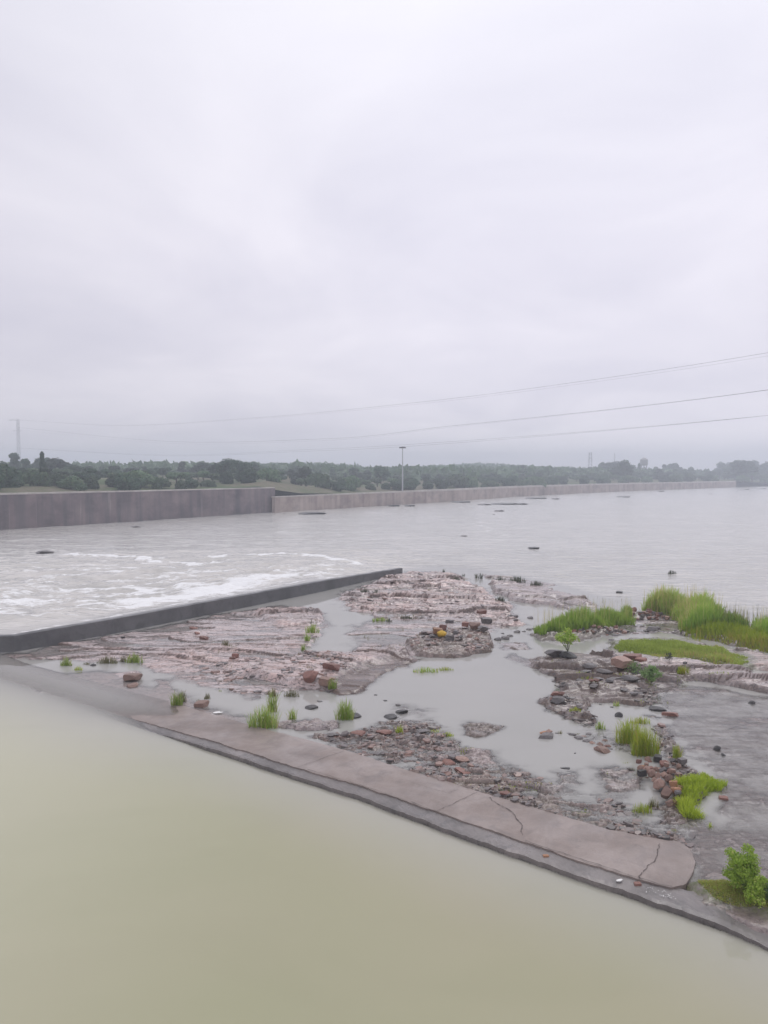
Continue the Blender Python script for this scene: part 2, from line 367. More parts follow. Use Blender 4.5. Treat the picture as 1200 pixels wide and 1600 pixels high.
# islet
feat([(640, 1004), (662, 994), (730, 986), (764, 990), (772, 1004), (762, 1020), (705, 1028), (652, 1026)], 0.20, 0.16, 'lump', 0.09, 0.7, 0.66, 0.1, warp=0.3)
feat([(770, 1003), (820, 1005), (825, 1014), (790, 1015)], 0.02, 0.3, 'strata', 0.05, 0.2, 0.1)
feat([(800, 1022), (850, 1036), (835, 1044), (790, 1028)], -0.02, 0.3, 'strata', 0.05, 0.3, 0.1)
# debris strip behind the path
feat([(498, 1152), (560, 1138), (600, 1130), (625, 1122), (670, 1128), (722, 1152), (735, 1178), (790, 1195), (850, 1215), (905, 1240), (1000, 1262), (1080, 1290), (1090, 1330), (1040, 1322), (950, 1306), (850, 1280), (746, 1246), (640, 1212), (537, 1182)],
     -0.03, 0.35, 'lump', 0.12, 0.55, 0.72, 0.06, warp=0.5)
feat([(640, 1200), (760, 1215), (880, 1262), (1000, 1296), (1082, 1316), (1084, 1340), (950, 1306), (850, 1280), (746, 1246), (640, 1210)], 0.03, 0.3, 'lump', 0.08, 0.9, 0.6, 0.15, warp=0.25)
feat([(715, 1150), (730, 1128), (785, 1135), (760, 1145), (740, 1155)], 0.02, 0.3, 'lump', 0.07, 0.2, 0.7, 0.1)
feat([(620, 1100), (680, 1108), (670, 1120), (610, 1118)], -0.03, 0.4, 'lump', 0.08, 0.3, 0.4)
feat([(700, 1165), (770, 1170), (760, 1190), (690, 1190)], 0.03, 0.3, 'lump', 0.09, 0.6, 0.4)
feat([(860, 1205), (905, 1202), (910, 1225), (870, 1230)], 0.02, 0.3, 'lump', 0.08, 0.2, 0.45, 0.1)
feat([(925, 1198), (990, 1195), (1010, 1235), (960, 1245), (930, 1220)], 0.0, 0.4, 'lump', 0.08, 0.3, 0.35, 0.1)
feat([(432, 1132), (480, 1122), (535, 1130), (530, 1138), (470, 1140)], 0.05, 0.25, 'lump', 0.09, 0.4, 0.35)
# right ridge
feat([(835, 1030), (868, 1022), (960, 1026), (1000, 1026), (1080, 1038), (1150, 1052), (1260, 1075), (1260, 1100), (1180, 1082), (1100, 1066), (1050, 1060), (1052, 1078), (1005, 1078), (1012, 1108), (975, 1098), (905, 1092), (930, 1135), (960, 1142), (960, 1148), (910, 1130), (850, 1108), (850, 1095), (890, 1080), (850, 1052)],
     0.13, 0.3, 'strata', 0.22, 0.22, 0.72, 0.05, warp=0.5)
feat([(960, 1028), (1000, 1026), (1100, 1042), (1260, 1080), (1260, 1092), (1150, 1070), (1060, 1052), (990, 1046)], 0.27, 0.55, 'strata', 0.16, 0.55, 0.12, warp=0.35)
feat([(1008, 1076), (1045, 1078), (1020, 1105), (1040, 1128), (1056, 1160), (1062, 1188), (1090, 1208), (1112, 1222), (1104, 1248), (1070, 1282), (1050, 1290), (1040, 1260), (1046, 1215), (1030, 1190), (1035, 1150), (1010, 1118)],
     0.10, 0.25, 'lump', 0.10, 0.25, 0.75, 0.1, warp=0.3)
feat([(905, 1132), (960, 1140), (1010, 1150), (1035, 1180), (1000, 1190), (960, 1172), (900, 1150)], -0.05, 0.4, 'lump', 0.10, 0.2, 0.4, 0.15)
# grass islands, long slab
feat([(838, 992), (862, 983), (975, 966), (1005, 958), (1060, 950), (1130, 968), (1260, 995), (1260, 1030), (1165, 1012), (1100, 1000), (1050, 990), (1000, 985), (960, 990), (900, 1000), (850, 1000)],
     0.16, 0.5, 'lump', 0.10, 0.25, 0.5, 0.3, warp=0.5)
feat([(960, 968), (1050, 964), (1075, 985), (1000, 992), (960, 988)], 0.0, 0.5, 'strata', 0.05, 0.3, 0.1)
feat([(982, 1000), (1060, 1003), (1160, 1020), (1260, 1040), (1240, 1052), (1150, 1042), (1060, 1020), (990, 1010)], 0.20, 0.35, 'strata', 0.12, 0.7, 0.1, 0.1, warp=0.4)
feat([(955, 1003), (1060, 1006), (1160, 1030), (1170, 1048), (1080, 1034), (980, 1026), (950, 1020)], 0.15, 0.4, 'smooth', 0.04, 0.3, 0.4, 0.8, warp=0.4)
# right flats, washed by a thin film
feat([(1020, 1072), (1100, 1070), (1260, 1100), (1300, 1480), (1200, 1460), (1100, 1410), (1070, 1396), (1086, 1335), (1120, 1250), (1110, 1200), (1060, 1150), (1030, 1110)],
     -0.03, 0.5, 'flat', 0.05, 0.12, 0.60, 0.0, warp=0.4)
feat([(1070, 1335), (1092, 1300), (1090, 1270), (1140, 1290), (1200, 1330), (1300, 1400), (1300, 1490), (1200, 1452), (1100, 1402)], -0.01, 0.5, 'flat', 0.03, 0.2, 0.55, 0.0)
feat([(1075, 1382), (1130, 1384), (1180, 1398), (1250, 1420), (1250, 1450), (1170, 1418), (1090, 1396)], 0.13, 0.25, 'smooth', 0.03, 0.2, 0.4, 0.9, warp=0.15)

def along_left(x):      # 1 at the left where the path lies under water, 0 at the right
    return sstep(-4.5, -10.5, x)

def Hfun(x, y):
    n1 = fbm(x * 0.35, y * 0.35, 3, 4); wn = fbm(x * 0.9, y * 0.9, 11, 4, 0.6); wf = fbm(x * 2.4, y * 2.4, 13, 4, 0.62); ws = fbm(x * 0.9, y * 0.9, 11, 2, 0.4); wl = fbm(x * 0.25, y * 1.1, 31, 4, 0.55)
    H = -0.30 + 0.06 * n1
    C = np.zeros(x.shape + (3,)); C[..., 0] = 0.3
    # styles
    xw = x + 0.35 * wn + 0.12 * wf; yw_ = y + 0.30 * wn + 0.08 * wf
    def strata(amp):
        ph = fbm(x * 0.11, y * 0.22, 41, 4, 0.5)
        s = y / 2.6 + 0.10 * x + 1.6 * ph + 0.07 * wn + 0.03 * wf
        fl = np.floor(s); fr = s - fl; r = hsh(fl.astype(np.int64), np.floor(x * 0.16 + 1.5 * ph + .4 * wn).astype(np.int64), 5)
        st = 0.1 + 1.25 * r
        a = (1 - fr) * st; a = np.where(fr < 0.035, a * fr / 0.035 - 0.5 * r, a)
        s2 = y / 0.95 + 0.22 * x + 2.0 * fbm(x * 0.22, y * 0.45, 47, 4, 0.55) + 0.10 * wn + .05 * wf
        f2l = np.floor(s2); f2 = s2 - f2l; r2 = hsh(f2l.astype(np.int64), np.floor(x * 0.4 + wn).astype(np.int64), 15); r2 = np.maximum(r2 - .25, 0)
        b = (1 - f2) * r2; b = np.where(f2 < 0.07, b * f2 / 0.07 - 0.4 * r2, b)
        p1, e1 = worley(xw, yw_, 2.6, 0.75, 201); p2, e2 = worley(xw, yw_, 0.75, 0.30, 211)
        g = -0.30 * (1 - sstep(0.0, 0.07, e1)) * (p1 > 0.55) - 0.10 * (1 - sstep(0.0, 0.14, e2)) * (p2 > 0.3)
        seam_shade = np.maximum((1 - sstep(0.03, 0.065, fr)) * sstep(.15, .7, r), 0.8 * (1 - sstep(0.06, 0.13, f2)) * sstep(.05, .5, r2))  # undercut shade painted on ledge faces and grooves, along with dark weathered rock
        seam_shade = np.maximum(seam_shade, 0.75 * (1 - sstep(0.03, 0.10, e1)) * (p1 > 0.5)); seam_shade = np.maximum(seam_shade, 0.45 * (1 - sstep(0.04, 0.16, e2)) * (p2 > .35))
        _cache['sseam_shade'] = seam_shade; _cache['shue'] = np.clip(p1 * .6 + p2 * .4, 0, 1)
        return amp * (1.0 * a + 0.6 * b + 0.22 * (p1 - .5) + 0.13 * (p2 - .5) + g - 0.45 + 0.9 * wl)
    def lump(amp):
        p2, e2 = worley(xw, yw_, 0.75, 0.42, 221); p3, e3 = worley(xw + .1 * wf, yw_, 0.26, 0.17, 231)
        r1 = 1 - np.abs(wn) * 2.2
        _cache['lseam_shade'] = np.maximum(0.6 * (1 - sstep(0.02, 0.16, e2)), 0.5 * (1 - sstep(0.02, 0.2, e3))); _cache['lhue'] = np.clip(p2 * .5 + p3 * .5, 0, 1)  # plate edges darkened the same way, shade painted into the gaps
        return amp * (0.75 * (p2 - .5) + 0.75 * (p3 - .4) - 0.3 * (1 - sstep(0, .2, e3)) + 0.45 * r1 - 0.35 + 0.9 * n1 + .5 * wl)
    for (poly, h, wd, style, amp, pink, dark, moss, warp) in FE:
        xs = [p[0] for p in poly]; ys = [p[1] for p in poly]; g = 1.2
        k = (x > min(xs) - g) & (x < max(xs) + g) & (y > min(ys) - g) & (y < max(ys) + g)
        if not k.any(): continue
        sd = sdpoly(x[k], y[k], poly) + warp * ((ws[k] * 1.1 + 0.06 * wf[k]) if h > 0.3 else (wn[k] * 1.1 + (0.22 if style == 'strata' else 0.5) * wf[k]))
        m = sstep(-wd, wd * 0.6, sd)
        if 'T' not in globals() or True:
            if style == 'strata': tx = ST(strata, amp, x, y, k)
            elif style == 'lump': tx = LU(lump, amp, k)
            elif style == 'flat': tx = amp * (1.1 * wl[k] + 0.9 * wf[k] + .6 * n1[k])
            else: tx = amp * (wn[k])
        H[k] = H[k] + m * (h + tx - H[k])
        mm = sstep(-wd * 1.2, 0, sd)[..., None]
        cc = np.zeros(x[k].shape + (3,)); cc[..., 2] = moss
        if style in ('strata', 'lump'):
            sm = _cache['sseam_shade' if style == 'strata' else 'lseam_shade'][k]; hu = _cache['shue' if style == 'strata' else 'lhue'][k]
            cc[..., 0] = pink * (0.55 + 0.8 * hu); cc[..., 1] = np.clip(dark * (1.35 - 0.8 * hu), 0, 1); cc[..., 1] = np.maximum(cc[..., 1], sm * 0.85)  # dark channel: dark rock plus the painted seam shade
        else: cc[..., 0] = pink; cc[..., 1] = dark
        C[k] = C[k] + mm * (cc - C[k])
    sdF = sdpoly(x, y, FORE)
    al = along_left(x)
    slope = 0.16 * al + 1.2 * (1 - al)
    Hf = -0.19 - 0.07 * al - np.maximum(sdF, 0) * slope
    H = np.where(sdF > -0.15, np.maximum(Hf, -1.2), H)
    sp = sdpoly(x, y, PATHPOLY)
    H = np.where(sp > 0.0, np.minimum(H, -0.12 - 0.1 * al), H)
    return H, C, sdF
_cache = {}
def ST(fn, amp, x, y, k):
    if 's' not in _cache: _cache['s'] = fn(1.0)
    return amp * _cache['s'][k]
def LU(fn, amp, k):
    if 'l' not in _cache: _cache['l'] = fn(1.0)
    return amp * _cache['l'][k]
PATHPOLY = MID + INN[::-1]

def path_z(sx):         # path top height as a function of world x, at (inner, mid, outer)
    al = float(along_left(np.array(sx)))
    return (0.05 * (1 - al) - 0.04 * al, 0.055 * (1 - al) - 0.155 * al, 0.0 * (1 - al) - 0.15 * al)

def zwater(x, y, sdF):
    z = -0.12 * sstep(-1.5, -0.1, sdF)
    # river stands higher behind the weir
    dw = segdist(x, y, WEIR)
    wx = np.array([p[0] for p in WEIR]); wy = np.array([p[1] for p in WEIR])
    yw = np.interp(x, wx, wy)
    behind = (y > yw + 0.30) & (x < WEIR[-1][0] + 0.1)
    top = (np.interp(x, wx, WZ) - 0.07) * sstep(WEIR[-1][0], WEIR[-1][0] - 7, x)
    return np.where(behind, top * np.exp(-(dw / 11.0) ** 2), z), behind, dw

def grid_mesh(name, ts, ys, fn, mat, attrs):
    T_, Y_ = np.meshgrid(ts, ys); X_ = T_ * (Y_ + 3.0)
    z, at = fn(X_, Y_)
    n, m = X_.shape
    co = np.stack([X_, Y_, z], -1).reshape(-1, 3).astype(np.float32)
    idx = np.arange(n * m).reshape(n, m)
    f = np.stack([idx[:-1, :-1], idx[:-1, 1:], idx[1:, 1:], idx[1:, :-1]], -1).reshape(-1, 4)
    me = bpy.data.meshes.new(name)
    me.vertices.add(len(co)); me.vertices.foreach_set('co', co.ravel())
    me.loops.add(f.size); me.loops.foreach_set('vertex_index', f.ravel().astype(np.int32))
    me.polygons.add(len(f)); me.polygons.foreach_set('loop_start', (np.arange(len(f)) * 4).astype(np.int32))
    me.polygons.foreach_set('loop_total', np.full(len(f), 4, np.int32))
    me.update(calc_edges=True)
    for k, v in at.items():
        if v.ndim == 2:
            a = me.attributes.new(k, 'FLOAT', 'POINT'); a.data.foreach_set('value', v.ravel().astype(np.float32))
        else:
            a = me.attributes.new(k, 'FLOAT_COLOR', 'POINT')
            c4 = np.ones(v.shape[:2] + (4,), np.float32); c4[..., :3] = v; a.data.foreach_set('color', c4.ravel())
    me.shade_smooth(); me.materials.append(mat)
    o = bpy.data.objects.new(name, me); COL.objects.link(o); return o

# rock shelf
def rock_fn(X, Y):
    _cache.clear()
    H, C, sdF = Hfun(X, Y)
    # shelf sinks away behind the weir
    zz, behind, dw = zwater(X, Y, sdF)
    H = np.where(behind, -0.6, H)
    return H, {'rk': C}
ys = np.exp(np.linspace(math.log(11.0), math.log(78.0), 1150))
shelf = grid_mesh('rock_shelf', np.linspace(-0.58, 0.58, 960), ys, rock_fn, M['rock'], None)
tag(shelf, 'flat layered sandstone river bed, pinkish and grey, between the pools', 'rock bed', kind='structure')

# water
FOAM = [([(120, 862), (200, 867), (300, 879), (350, 872)], 0.7, 1.2), ([(335, 866), (420, 861), (500, 867), (560, 882)], 0.8, 1.15),
        ([(-60, 940), (40, 930), (130, 928), (220, 926), (300, 915)], 1.3, 1.1), ([(210, 945), (300, 938), (360, 926), (425, 905)], 2.4, 1.25),
        ([(-60, 912), (60, 915), (140, 925)], 1.6, 0.6), ([(300, 918), (390, 903), (470, 890), (540, 884)], 1.5, 0.65),
        ([(90, 860), (60, 880), (0, 900)], 1.0, 0.3), ([(745, 812), (765, 825), (790, 838)], 2.0, 0.55), ([(1040, 862), (1120, 868), (1220, 876)], 1.2, 0.3),
        ([(600, 800), (700, 805), (800, 800)], 4.0, 0.3), ([(20, 1001), (200, 968), (350, 938), (500, 909), (628, 886)], 0.30, 0.75)]
FOAMW = [(W(a, 0.35), b, c) for a, b, c in FOAM]
def water_fn(X, Y):
    _cache.clear()
    H = np.full(X.shape, -1.2); sdF = sdpoly(X, Y, FORE)
    k = (Y < 80) & (np.abs(X) < 0.6 * Y + 3)
    kk = np.where(k.any(axis=1))[0]; r0, r1 = kk[0], kk[-1] + 1
    h, c, s = Hfun(X[r0:r1], Y[r0:r1]); H[r0:r1] = h
    z, behind, dw = zwater(X, Y, sdF)
    H = np.where(behind, -1.2, H)
    # path top under the water
    sp = sdpoly(X, Y, PATHPOLY); al = along_left(X)
    pz = 0.05 * (1 - al) - al * (0.04 + 0.115 * sstep(-2.1, -0.5, sdF))
    H = np.where(sp > 0, pz, H)
    so = (sdF < 0) & (sdF > -0.5) & (sp <= 0); H = np.where(so & (X < 6), np.maximum(H, 0.0 * (1 - al) - (0.16 + .20 * (sdF + .5)) * al), H)
    H = np.where((sdF > 0), H, H)
    # open river mask
    shelf_n = W([(-150, 1040), (22, 1019), (629, 896), (690, 888), (760, 894), (880, 918), (960, 940), (1010, 945), (1090, 945), (1300, 985)])
    yl = np.interp(X, [p[0] for p in shelf_n], [p[1] for p in shelf_n])
    river = sstep(-1.0, 6.0, Y - yl)
    left = sstep(6.0, -8.0, X - (Y - 45) * 0.15)
    foam = np.zeros_like(X)
    wx = X + 2.2 * fbm(X * 0.35, Y * 0.35, 71, 4, .6); wy = Y + 2.2 * fbm(X * 0.35, Y * 0.35, 77, 4, .6)
    for pts, wd, st in FOAMW:
        tw = 1 if wd > .3 else 0
        dd = segdist(wx if tw else X, wy if tw else Y, pts); foam = np.maximum(foam, st * np.exp(-(dd / wd) ** 2))
    zone = np.exp(-((Y - 48) / 30) ** 2) * left * river
    ridge = 1 - np.abs(fbm(X * 0.10, Y * 0.30, 91, 4, 0.55)) * 3.2
    foam = np.maximum(foam, zone * (0.15 + sstep(0.35, 1.0, ridge) * 0.75)) * np.maximum(river, behind * 1.0)
    chop = fbm(X * 0.5, Y * 1.3, 81, 4, 0.6)
    roll = fbm(X * 0.10, Y * 0.32, 85, 3, 0.5)
    amp = river * (0.06 + 0.20 * zone)
    z = z + amp * chop + river * (0.06 + 0.40 * zone) * roll * np.clip(dw / 3, 0, 1) + 0.10 * foam * river * np.clip(dw / 3, 0, 1)
    rip = np.clip(river * 0.9, 0, 1)
    flat = sdpoly(X, Y, W([(1010, 1070), (1100, 1065), (1260, 1100), (1300, 1480), (1150, 1400), (1086, 1335), (1110, 1220), (1040, 1110)]))
    rip = np.maximum(rip, sstep(-0.3, 0.6, flat) * 0.30)
    silt = sstep(-2.0, 3.2 + 1.5 * along_left(X), sdF)
    dep = np.clip(z - H, 0, 2)
    # thin film over the sunken path: water lies slightly above it
    return z, {'depth': dep, 'foam': foam, 'ripple': rip, 'silt': silt, 'pale': sstep(-1.0, -12.0, X)}
ys = np.exp(np.linspace(math.log(2.5), math.log(80.0), 1250)); ys = np.concatenate([ys, np.exp(np.linspace(math.log(80.4), math.log(700.0), 330))])
ts = np.concatenate([np.linspace(-1.6, -0.6, 60)[:-1], np.linspace(-0.6, 0.6, 760), np.linspace(0.6, 1.6, 60)[1:]])
water = grid_mesh('river_water', ts, ys, water_fn, M['water'], None)
tag(water, 'milky flooded river and still pools', 'water', kind='structure')

bed = mesh_obj('river_bed', [(-1500, -60, -1.6), (1500, -60, -1.6), (1500, 1200, -1.6), (-1500, 1200, -1.6)], [(0, 1, 2, 3)], M['ledge'])
tag(bed, 'silty river bed below the water', 'river bed', kind='structure')

# ------------------------------------------------------------------ concrete path and ledge
def resample(pts, n):
    pts = [Vector((p[0], p[1])) for p in pts]; d = [0]
    for a, b in zip(pts, pts[1:]): d.append(d[-1] + (b - a).length)
    r = []
    for i in range(n):
        s = d[-1] * i / (n - 1); k = 0
        while k < len(d) - 2 and d[k + 1] < s: k += 1
        r.append(pts[k].lerp(pts[k + 1], (s - d[k]) / (d[k + 1] - d[k] + 1e-9)))
    return r
def ribbon(name, A, B, za, zb, nt_, mat, drop, seed, rough_edge=0.03, parent=None):
    n = len(A); V = []; Fc = []; rnd = random.Random(seed)
    ea = 0; eb = 0
    for i in range(n):
        ea = ea * 0.7 + rnd.uniform(-1, 1) * rough_edge; eb = eb * 0.7 + rnd.uniform(-1, 1) * rough_edge
        dirv = (B[i] - A[i]).normalized()
        a = A[i] + dirv * ea; b = B[i] + dirv * eb
        V.append((a.x, a.y, za[i] - drop))
        for j in range(nt_ + 1):
            t = j / nt_; p = a.lerp(b, t); z = za[i] + (zb[i] - za[i]) * t + rnd.uniform(-.004, .004)
            if j in (0, nt_): z -= 0.012
            V.append((p.x, p.y, z))
        V.append((b.x, b.y, zb[i] - drop))
    w_ = nt_ + 3
    for i in range(n - 1):
        for j in range(w_ - 1):
            Fc.append((i * w_ + j, (i + 1) * w_ + j, (i + 1) * w_ + j + 1, i * w_ + j + 1))
    for i in (0, n - 1): Fc.append(tuple(i * w_ + j for j in range(w_)))
    return mesh_obj(name, V, Fc, mat, parent)
NS = 420
def pairs(n):
    A, B = [], []
    for k in range(len(MID) - 1):
        pass
    d = [0]
    for a, b in zip(MID, MID[1:]): d.append(d[-1] + math.dist(a, b))
    for i in range(n):
        s = d[-1] * i / (n - 1)
        B.append(Vector((np.interp(s, d, [p[0] for p in MID]), np.interp(s, d, [p[1] for p in MID]))))
        A.append(Vector((np.interp(s, d, [p[0] for p in INN]), np.interp(s, d, [p[1] for p in INN]))))
    return A, B
A, B = pairs(NS)
# rounded far corner of the slab
slab = ribbon('concrete_path', A, B, [path_z(a.x)[0] for a in A], [path_z(b.x)[1] for b in B], 10, M['slab'], 0.35, 5, 0.02)
tag(slab, 'pinkish worn concrete path along the still water', 'path', kind='structure')
O_ = resample(OUTER, NS)
# inner side of the ledge tucks a little under the slab
MIDX = MID[:-2] + W([(1130, 1405), (1200, 1428), (1300, 1468)])
M2 = []
do = [0]
for a, b in zip(OUTER, OUTER[1:]): do.append(do[-1] + math.dist(a, b))
for i in range(NS):
    s = do[-1] * i / (NS - 1); M2.append(Vector((np.interp(s, do, [p[0] for p in MIDX]), np.interp(s, do, [p[1] for p in MIDX]))))
def lz(x):
    al = float(along_left(np.array(x))); r = float(sstep(5.5, 8.5, np.array(x)))
    return (0.0 * (1 - al) - 0.172 * al) - 0.17 * r
Mi = [m + (m - o).normalized() * 0.10 for m, o in zip(M2, O_)]
ledge = ribbon('concrete_ledge', Mi, O_, [lz(m.x) + 0.015 for m in Mi], [lz(o.x) - 0.01 - 0.09 * float(along_left(np.array(o.x))) for o in O_], 6, M['ledge'], 0.9, 9, 0.03)
tag(ledge, 'dark wet lower edge of the concrete path', 'path', kind='structure')
def crack(px, wd, seed, zoff=0.010):
    rnd = random.Random(seed); pts = resample([tuple(P(a, b, 0.05)[:2]) for a, b in px], 40); V = []; Fc = []
    off = 0
    for i, p in enumerate(pts):
        t = (pts[min(i + 1, 39)] - pts[max(i - 1, 0)]).normalized(); nn = Vector((-t.y, t.x))
        off = off * 0.8 + rnd.uniform(-1, 1) * wd * 0.9; w2 = wd * rnd.uniform(0.25, 1.0) * 0.5
        a = p + nn * (off + w2); b = p + nn * (off - w2)
        V += [(a.x, a.y, 0.056 + zoff), (b.x, b.y, 0.056 + zoff)]
    for i in range(39): Fc.append((2 * i, 2 * i + 1, 2 * i + 3, 2 * i + 2))
    return mesh_obj('crack', V, Fc, M['crack'], slab)
crack([(463, 1200), (537, 1174)], 0.018, 1); crack([(681, 1269), (746, 1239)], 0.016, 2)
crack([(766, 1246), (775, 1256), (800, 1270), (812, 1290), (815, 1305)], 0.026, 3); crack([(1032, 1319), (1024, 1340), (1002, 1366), (1000, 1374)], 0.024, 4)
crack([(480, 1203), (560, 1226), (640, 1253), (700, 1274)], 0.02, 5); crack([(820, 1314), (900, 1341), (990, 1370), (1050, 1387)], 0.024, 6)
crack([(640, 1222), (672, 1232), (700, 1240), (716, 1234)], 0.008, 7)

# ------------------------------------------------------------------ weir wall
def wall_mesh(name, base, tops, thick, mat, cop=None, side=1, zb=-0.8, parent=None, nseg=12):
    """wall following a polyline; thickness goes to the far side"""
    pts = []; tz = []
    for i in range(len(base) - 1):
        for k in range(nseg):
            t = k / nseg; a = Vector(base[i]); b = Vector(base[i + 1]); pts.append(a.lerp(b, t)); tz.append(tops[i] + (tops[i + 1] - tops[i]) * t)
    pts.append(Vector(base[-1])); tz.append(tops[-1])
    V = []; Fc = []; n = len(pts)
    for i, p in enumerate(pts):
        t = (pts[min(i + 1, n - 1)] - pts[max(i - 1, 0)]).normalized(); nn = Vector((-t.y, t.x)) * side
        q = p + nn * thick
        V += [(p.x, p.y, zb), (p.x, p.y, tz[i] - 0.03), (p.x + nn.x * .03, p.y + nn.y * .03, tz[i]), (q.x, q.y, tz[i]), (q.x, q.y, zb)]
    for i in range(n - 1):
        for j in range(4): Fc.append((i * 5 + j, (i + 1) * 5 + j, (i + 1) * 5 + j + 1, i * 5 + j + 1))
    Fc.append((0, 1, 2, 3, 4)); Fc.append(tuple((n - 1) * 5 + j for j in range(5)))
    return mesh_obj(name, V, Fc, mat, parent)
weir = wall_mesh('weir_wall', WEIR, WZ, 0.34, M['weir'])
tag(weir, 'low dark concrete weir wall holding back the rapids', 'wall')

# ------------------------------------------------------------------ far bank
def dwall(px): # distance and position of the waterline of the far wall by photo column
    pts = [(-700, 925), (-300, 862), (0, 828), (220, 815), (430, 800), (560, 792.5), (700, 784), (800, 776.5), (900, 771), (1000, 766.5), (1150, 761.3), (1300, 758)]
    return float(np.interp(px, [a for a, b in pts], [b for a, b in pts]))
WA = W([(-300, 862), (0, 828), (220, 814), (430, 800)])
WB = W([(430, 801), (560, 792.5), (700, 784), (800, 776.5), (900, 771), (1000, 766.5), (1150, 761.3)])
wa = wall_mesh('retaining_wall', WA, [5.0, 5.0, 4.95, 4.95], 0.8, M['wallA'], nseg=30)
tag(wa, 'tall dark stained concrete retaining wall across the river', 'retaining wall')
cpa = wall_mesh('coping', [(p[0] - .05, p[1] - .1) for p in WA], [5.22, 5.22, 5.17, 5.17], 1.0, M['coping'], zb=4.97, parent=wa)
wb = wall_mesh('retaining_wall', WB, [3.1, 3.2, 3.4, 3.5, 3.5, 3.5, 3.5], 0.8, M['wallB'], nseg=20)
tag(wb, 'long low pinkish retaining wall reaching the far right bank', 'retaining wall')
cpb = wall_mesh('coping', [(p[0] - .05, p[1] - .1) for p in WB], [3.3, 3.4, 3.62, 3.72, 3.72, 3.72, 3.72], 1.0, M['coping'], zb=3.12, parent=wb)

wx_ = [p[0] for p in WA] + [p[0] for p in WB][1:] + [420]; wy_ = [p[1] for p in WA] + [p[1] for p in WB][1:] + [640]
def bank_h(X, Y):
    yw = np.interp(X, wx_, wy_); d = Y - yw
    topz = np.interp(X, [WA[-1][0] - 1, WA[-1][0] + 2, WB[-1][0], WB[-1][0] + 60], [4.9, 3.1, 3.4, 0.6])
    z = topz + 0.9 * sstep(0, 25, d) + 1.0 * sstep(20, 120, d) + fbm(X * 0.02, Y * 0.02, 5, 4) * 1.2 * sstep(5, 60, d)
    # rise between the two walls
    z = z + 1.6 * np.exp(-((X + 20) / 9) ** 2) * np.exp(-((d - 10) / 10) ** 2)
    # far hills
    hill = 5.5 * np.exp(-((X - 0.12 * Y) / 60) ** 2) + 4.5 * np.exp(-((X + 80) / 60) ** 2) + 1.5
    z = z + hill * sstep(350, 800, Y)
    z = np.where(d < 0.5, -1.5, z)
    return z
def bank():
    bx = np.linspace(-700, 1100, 500); nv = 150
    V = []; X_ = np.repeat(bx[None], nv, 0)
    yw = np.interp(bx, wx_, wy_)
    dd = np.concatenate([[0.55], np.exp(np.linspace(math.log(1.2), math.log(1100), nv - 1))])
    # left of the wall the bank keeps following the line
    Y_ = yw[None] + dd[:, None]
    Z_ = bank_h(X_, Y_)
    co = np.stack([X_, Y_, Z_], -1).reshape(-1, 3); idx = np.arange(nv * 500).reshape(nv, 500)
    f = np.stack([idx[:-1, :-1], idx[:-1, 1:], idx[1:, 1:], idx[1:, :-1]], -1).reshape(-1, 4)
    return mesh_obj('far_bank', co.tolist(), f.tolist(), M['bank'], smooth=True)
tag(bank(), 'grassy far bank rising to low hazy hills', 'hills', kind='structure')

def bz(x, y): return float(bank_h(np.array([x], float), np.array([y], float))[0])

# ------------------------------------------------------------------ leaves, trees
def set_var(me, vals):
    a = me.attributes.new('var', 'FLOAT', 'FACE'); a.data.foreach_set('value', np.array(vals, np.float32))
def leaf_cloud(rnd, lobes, n, size, flatz=0.8):
    V = []; Fc = []; var = []
    tot = sum(l[3] ** 2 for l in lobes)
    for (cx, cy, cz, r) in lobes:
        k = int(n * r * r / tot); lv = rnd.uniform(-0.15, 0.15)
        for _ in range(k):
            th = rnd.uniform(0, 2 * math.pi); u = rnd.uniform(-0.75, 1); s = math.sqrt(max(0, 1 - u * u))
            rr = r * (rnd.random() ** 0.35) * rnd.uniform(0.85, 1.15)
            p = Vector((cx + rr * s * math.cos(th), cy + rr * s * math.sin(th), cz + rr * u * flatz))
            nrm = Vector((s * math.cos(th), s * math.sin(th), u + 0.3)) + Vector((rnd.uniform(-1, 1), rnd.uniform(-1, 1), rnd.uniform(-1, 1))) * 0.8
            nrm.normalize(); a = nrm.orthogonal().normalized(); a = Matrix.Rotation(rnd.uniform(0, 6.28), 3, nrm) @ a; b = nrm.cross(a)
            sz = size * rnd.uniform(0.5, 1.2); i = len(V)
            V += [p - a * sz, p - b * sz * 0.5, p + a * sz, p + b * sz * 0.5]; Fc.append((i, i + 1, i + 2, i + 3))
            var.append(min(1, max(0, rnd.gauss(0.45 + lv, 0.22))))
    return V, Fc, var
def tube(V, Fc, pts, rads, k=6):
    b0 = len(V); n = len(pts)
    for i, p in enumerate(pts):
        t = (Vector(pts[min(i + 1, n - 1)]) - Vector(pts[max(i - 1, 0)])).normalized()
        a = t.orthogonal().normalized(); b = t.cross(a)
        for j in range(k):
            an = 2 * math.pi * j / k; V.append(Vector(p) + (a * math.cos(an) + b * math.sin(an)) * rads[i])
    for i in range(n - 1):
        for j in range(k): Fc.append((b0 + i * k + j, b0 + i * k + (j + 1) % k, b0 + (i + 1) * k + (j + 1) % k, b0 + (i + 1) * k + j))
    Fc.append(tuple(b0 + j for j in range(k))); Fc.append(tuple(b0 + (n - 1) * k + j for j in range(k)))
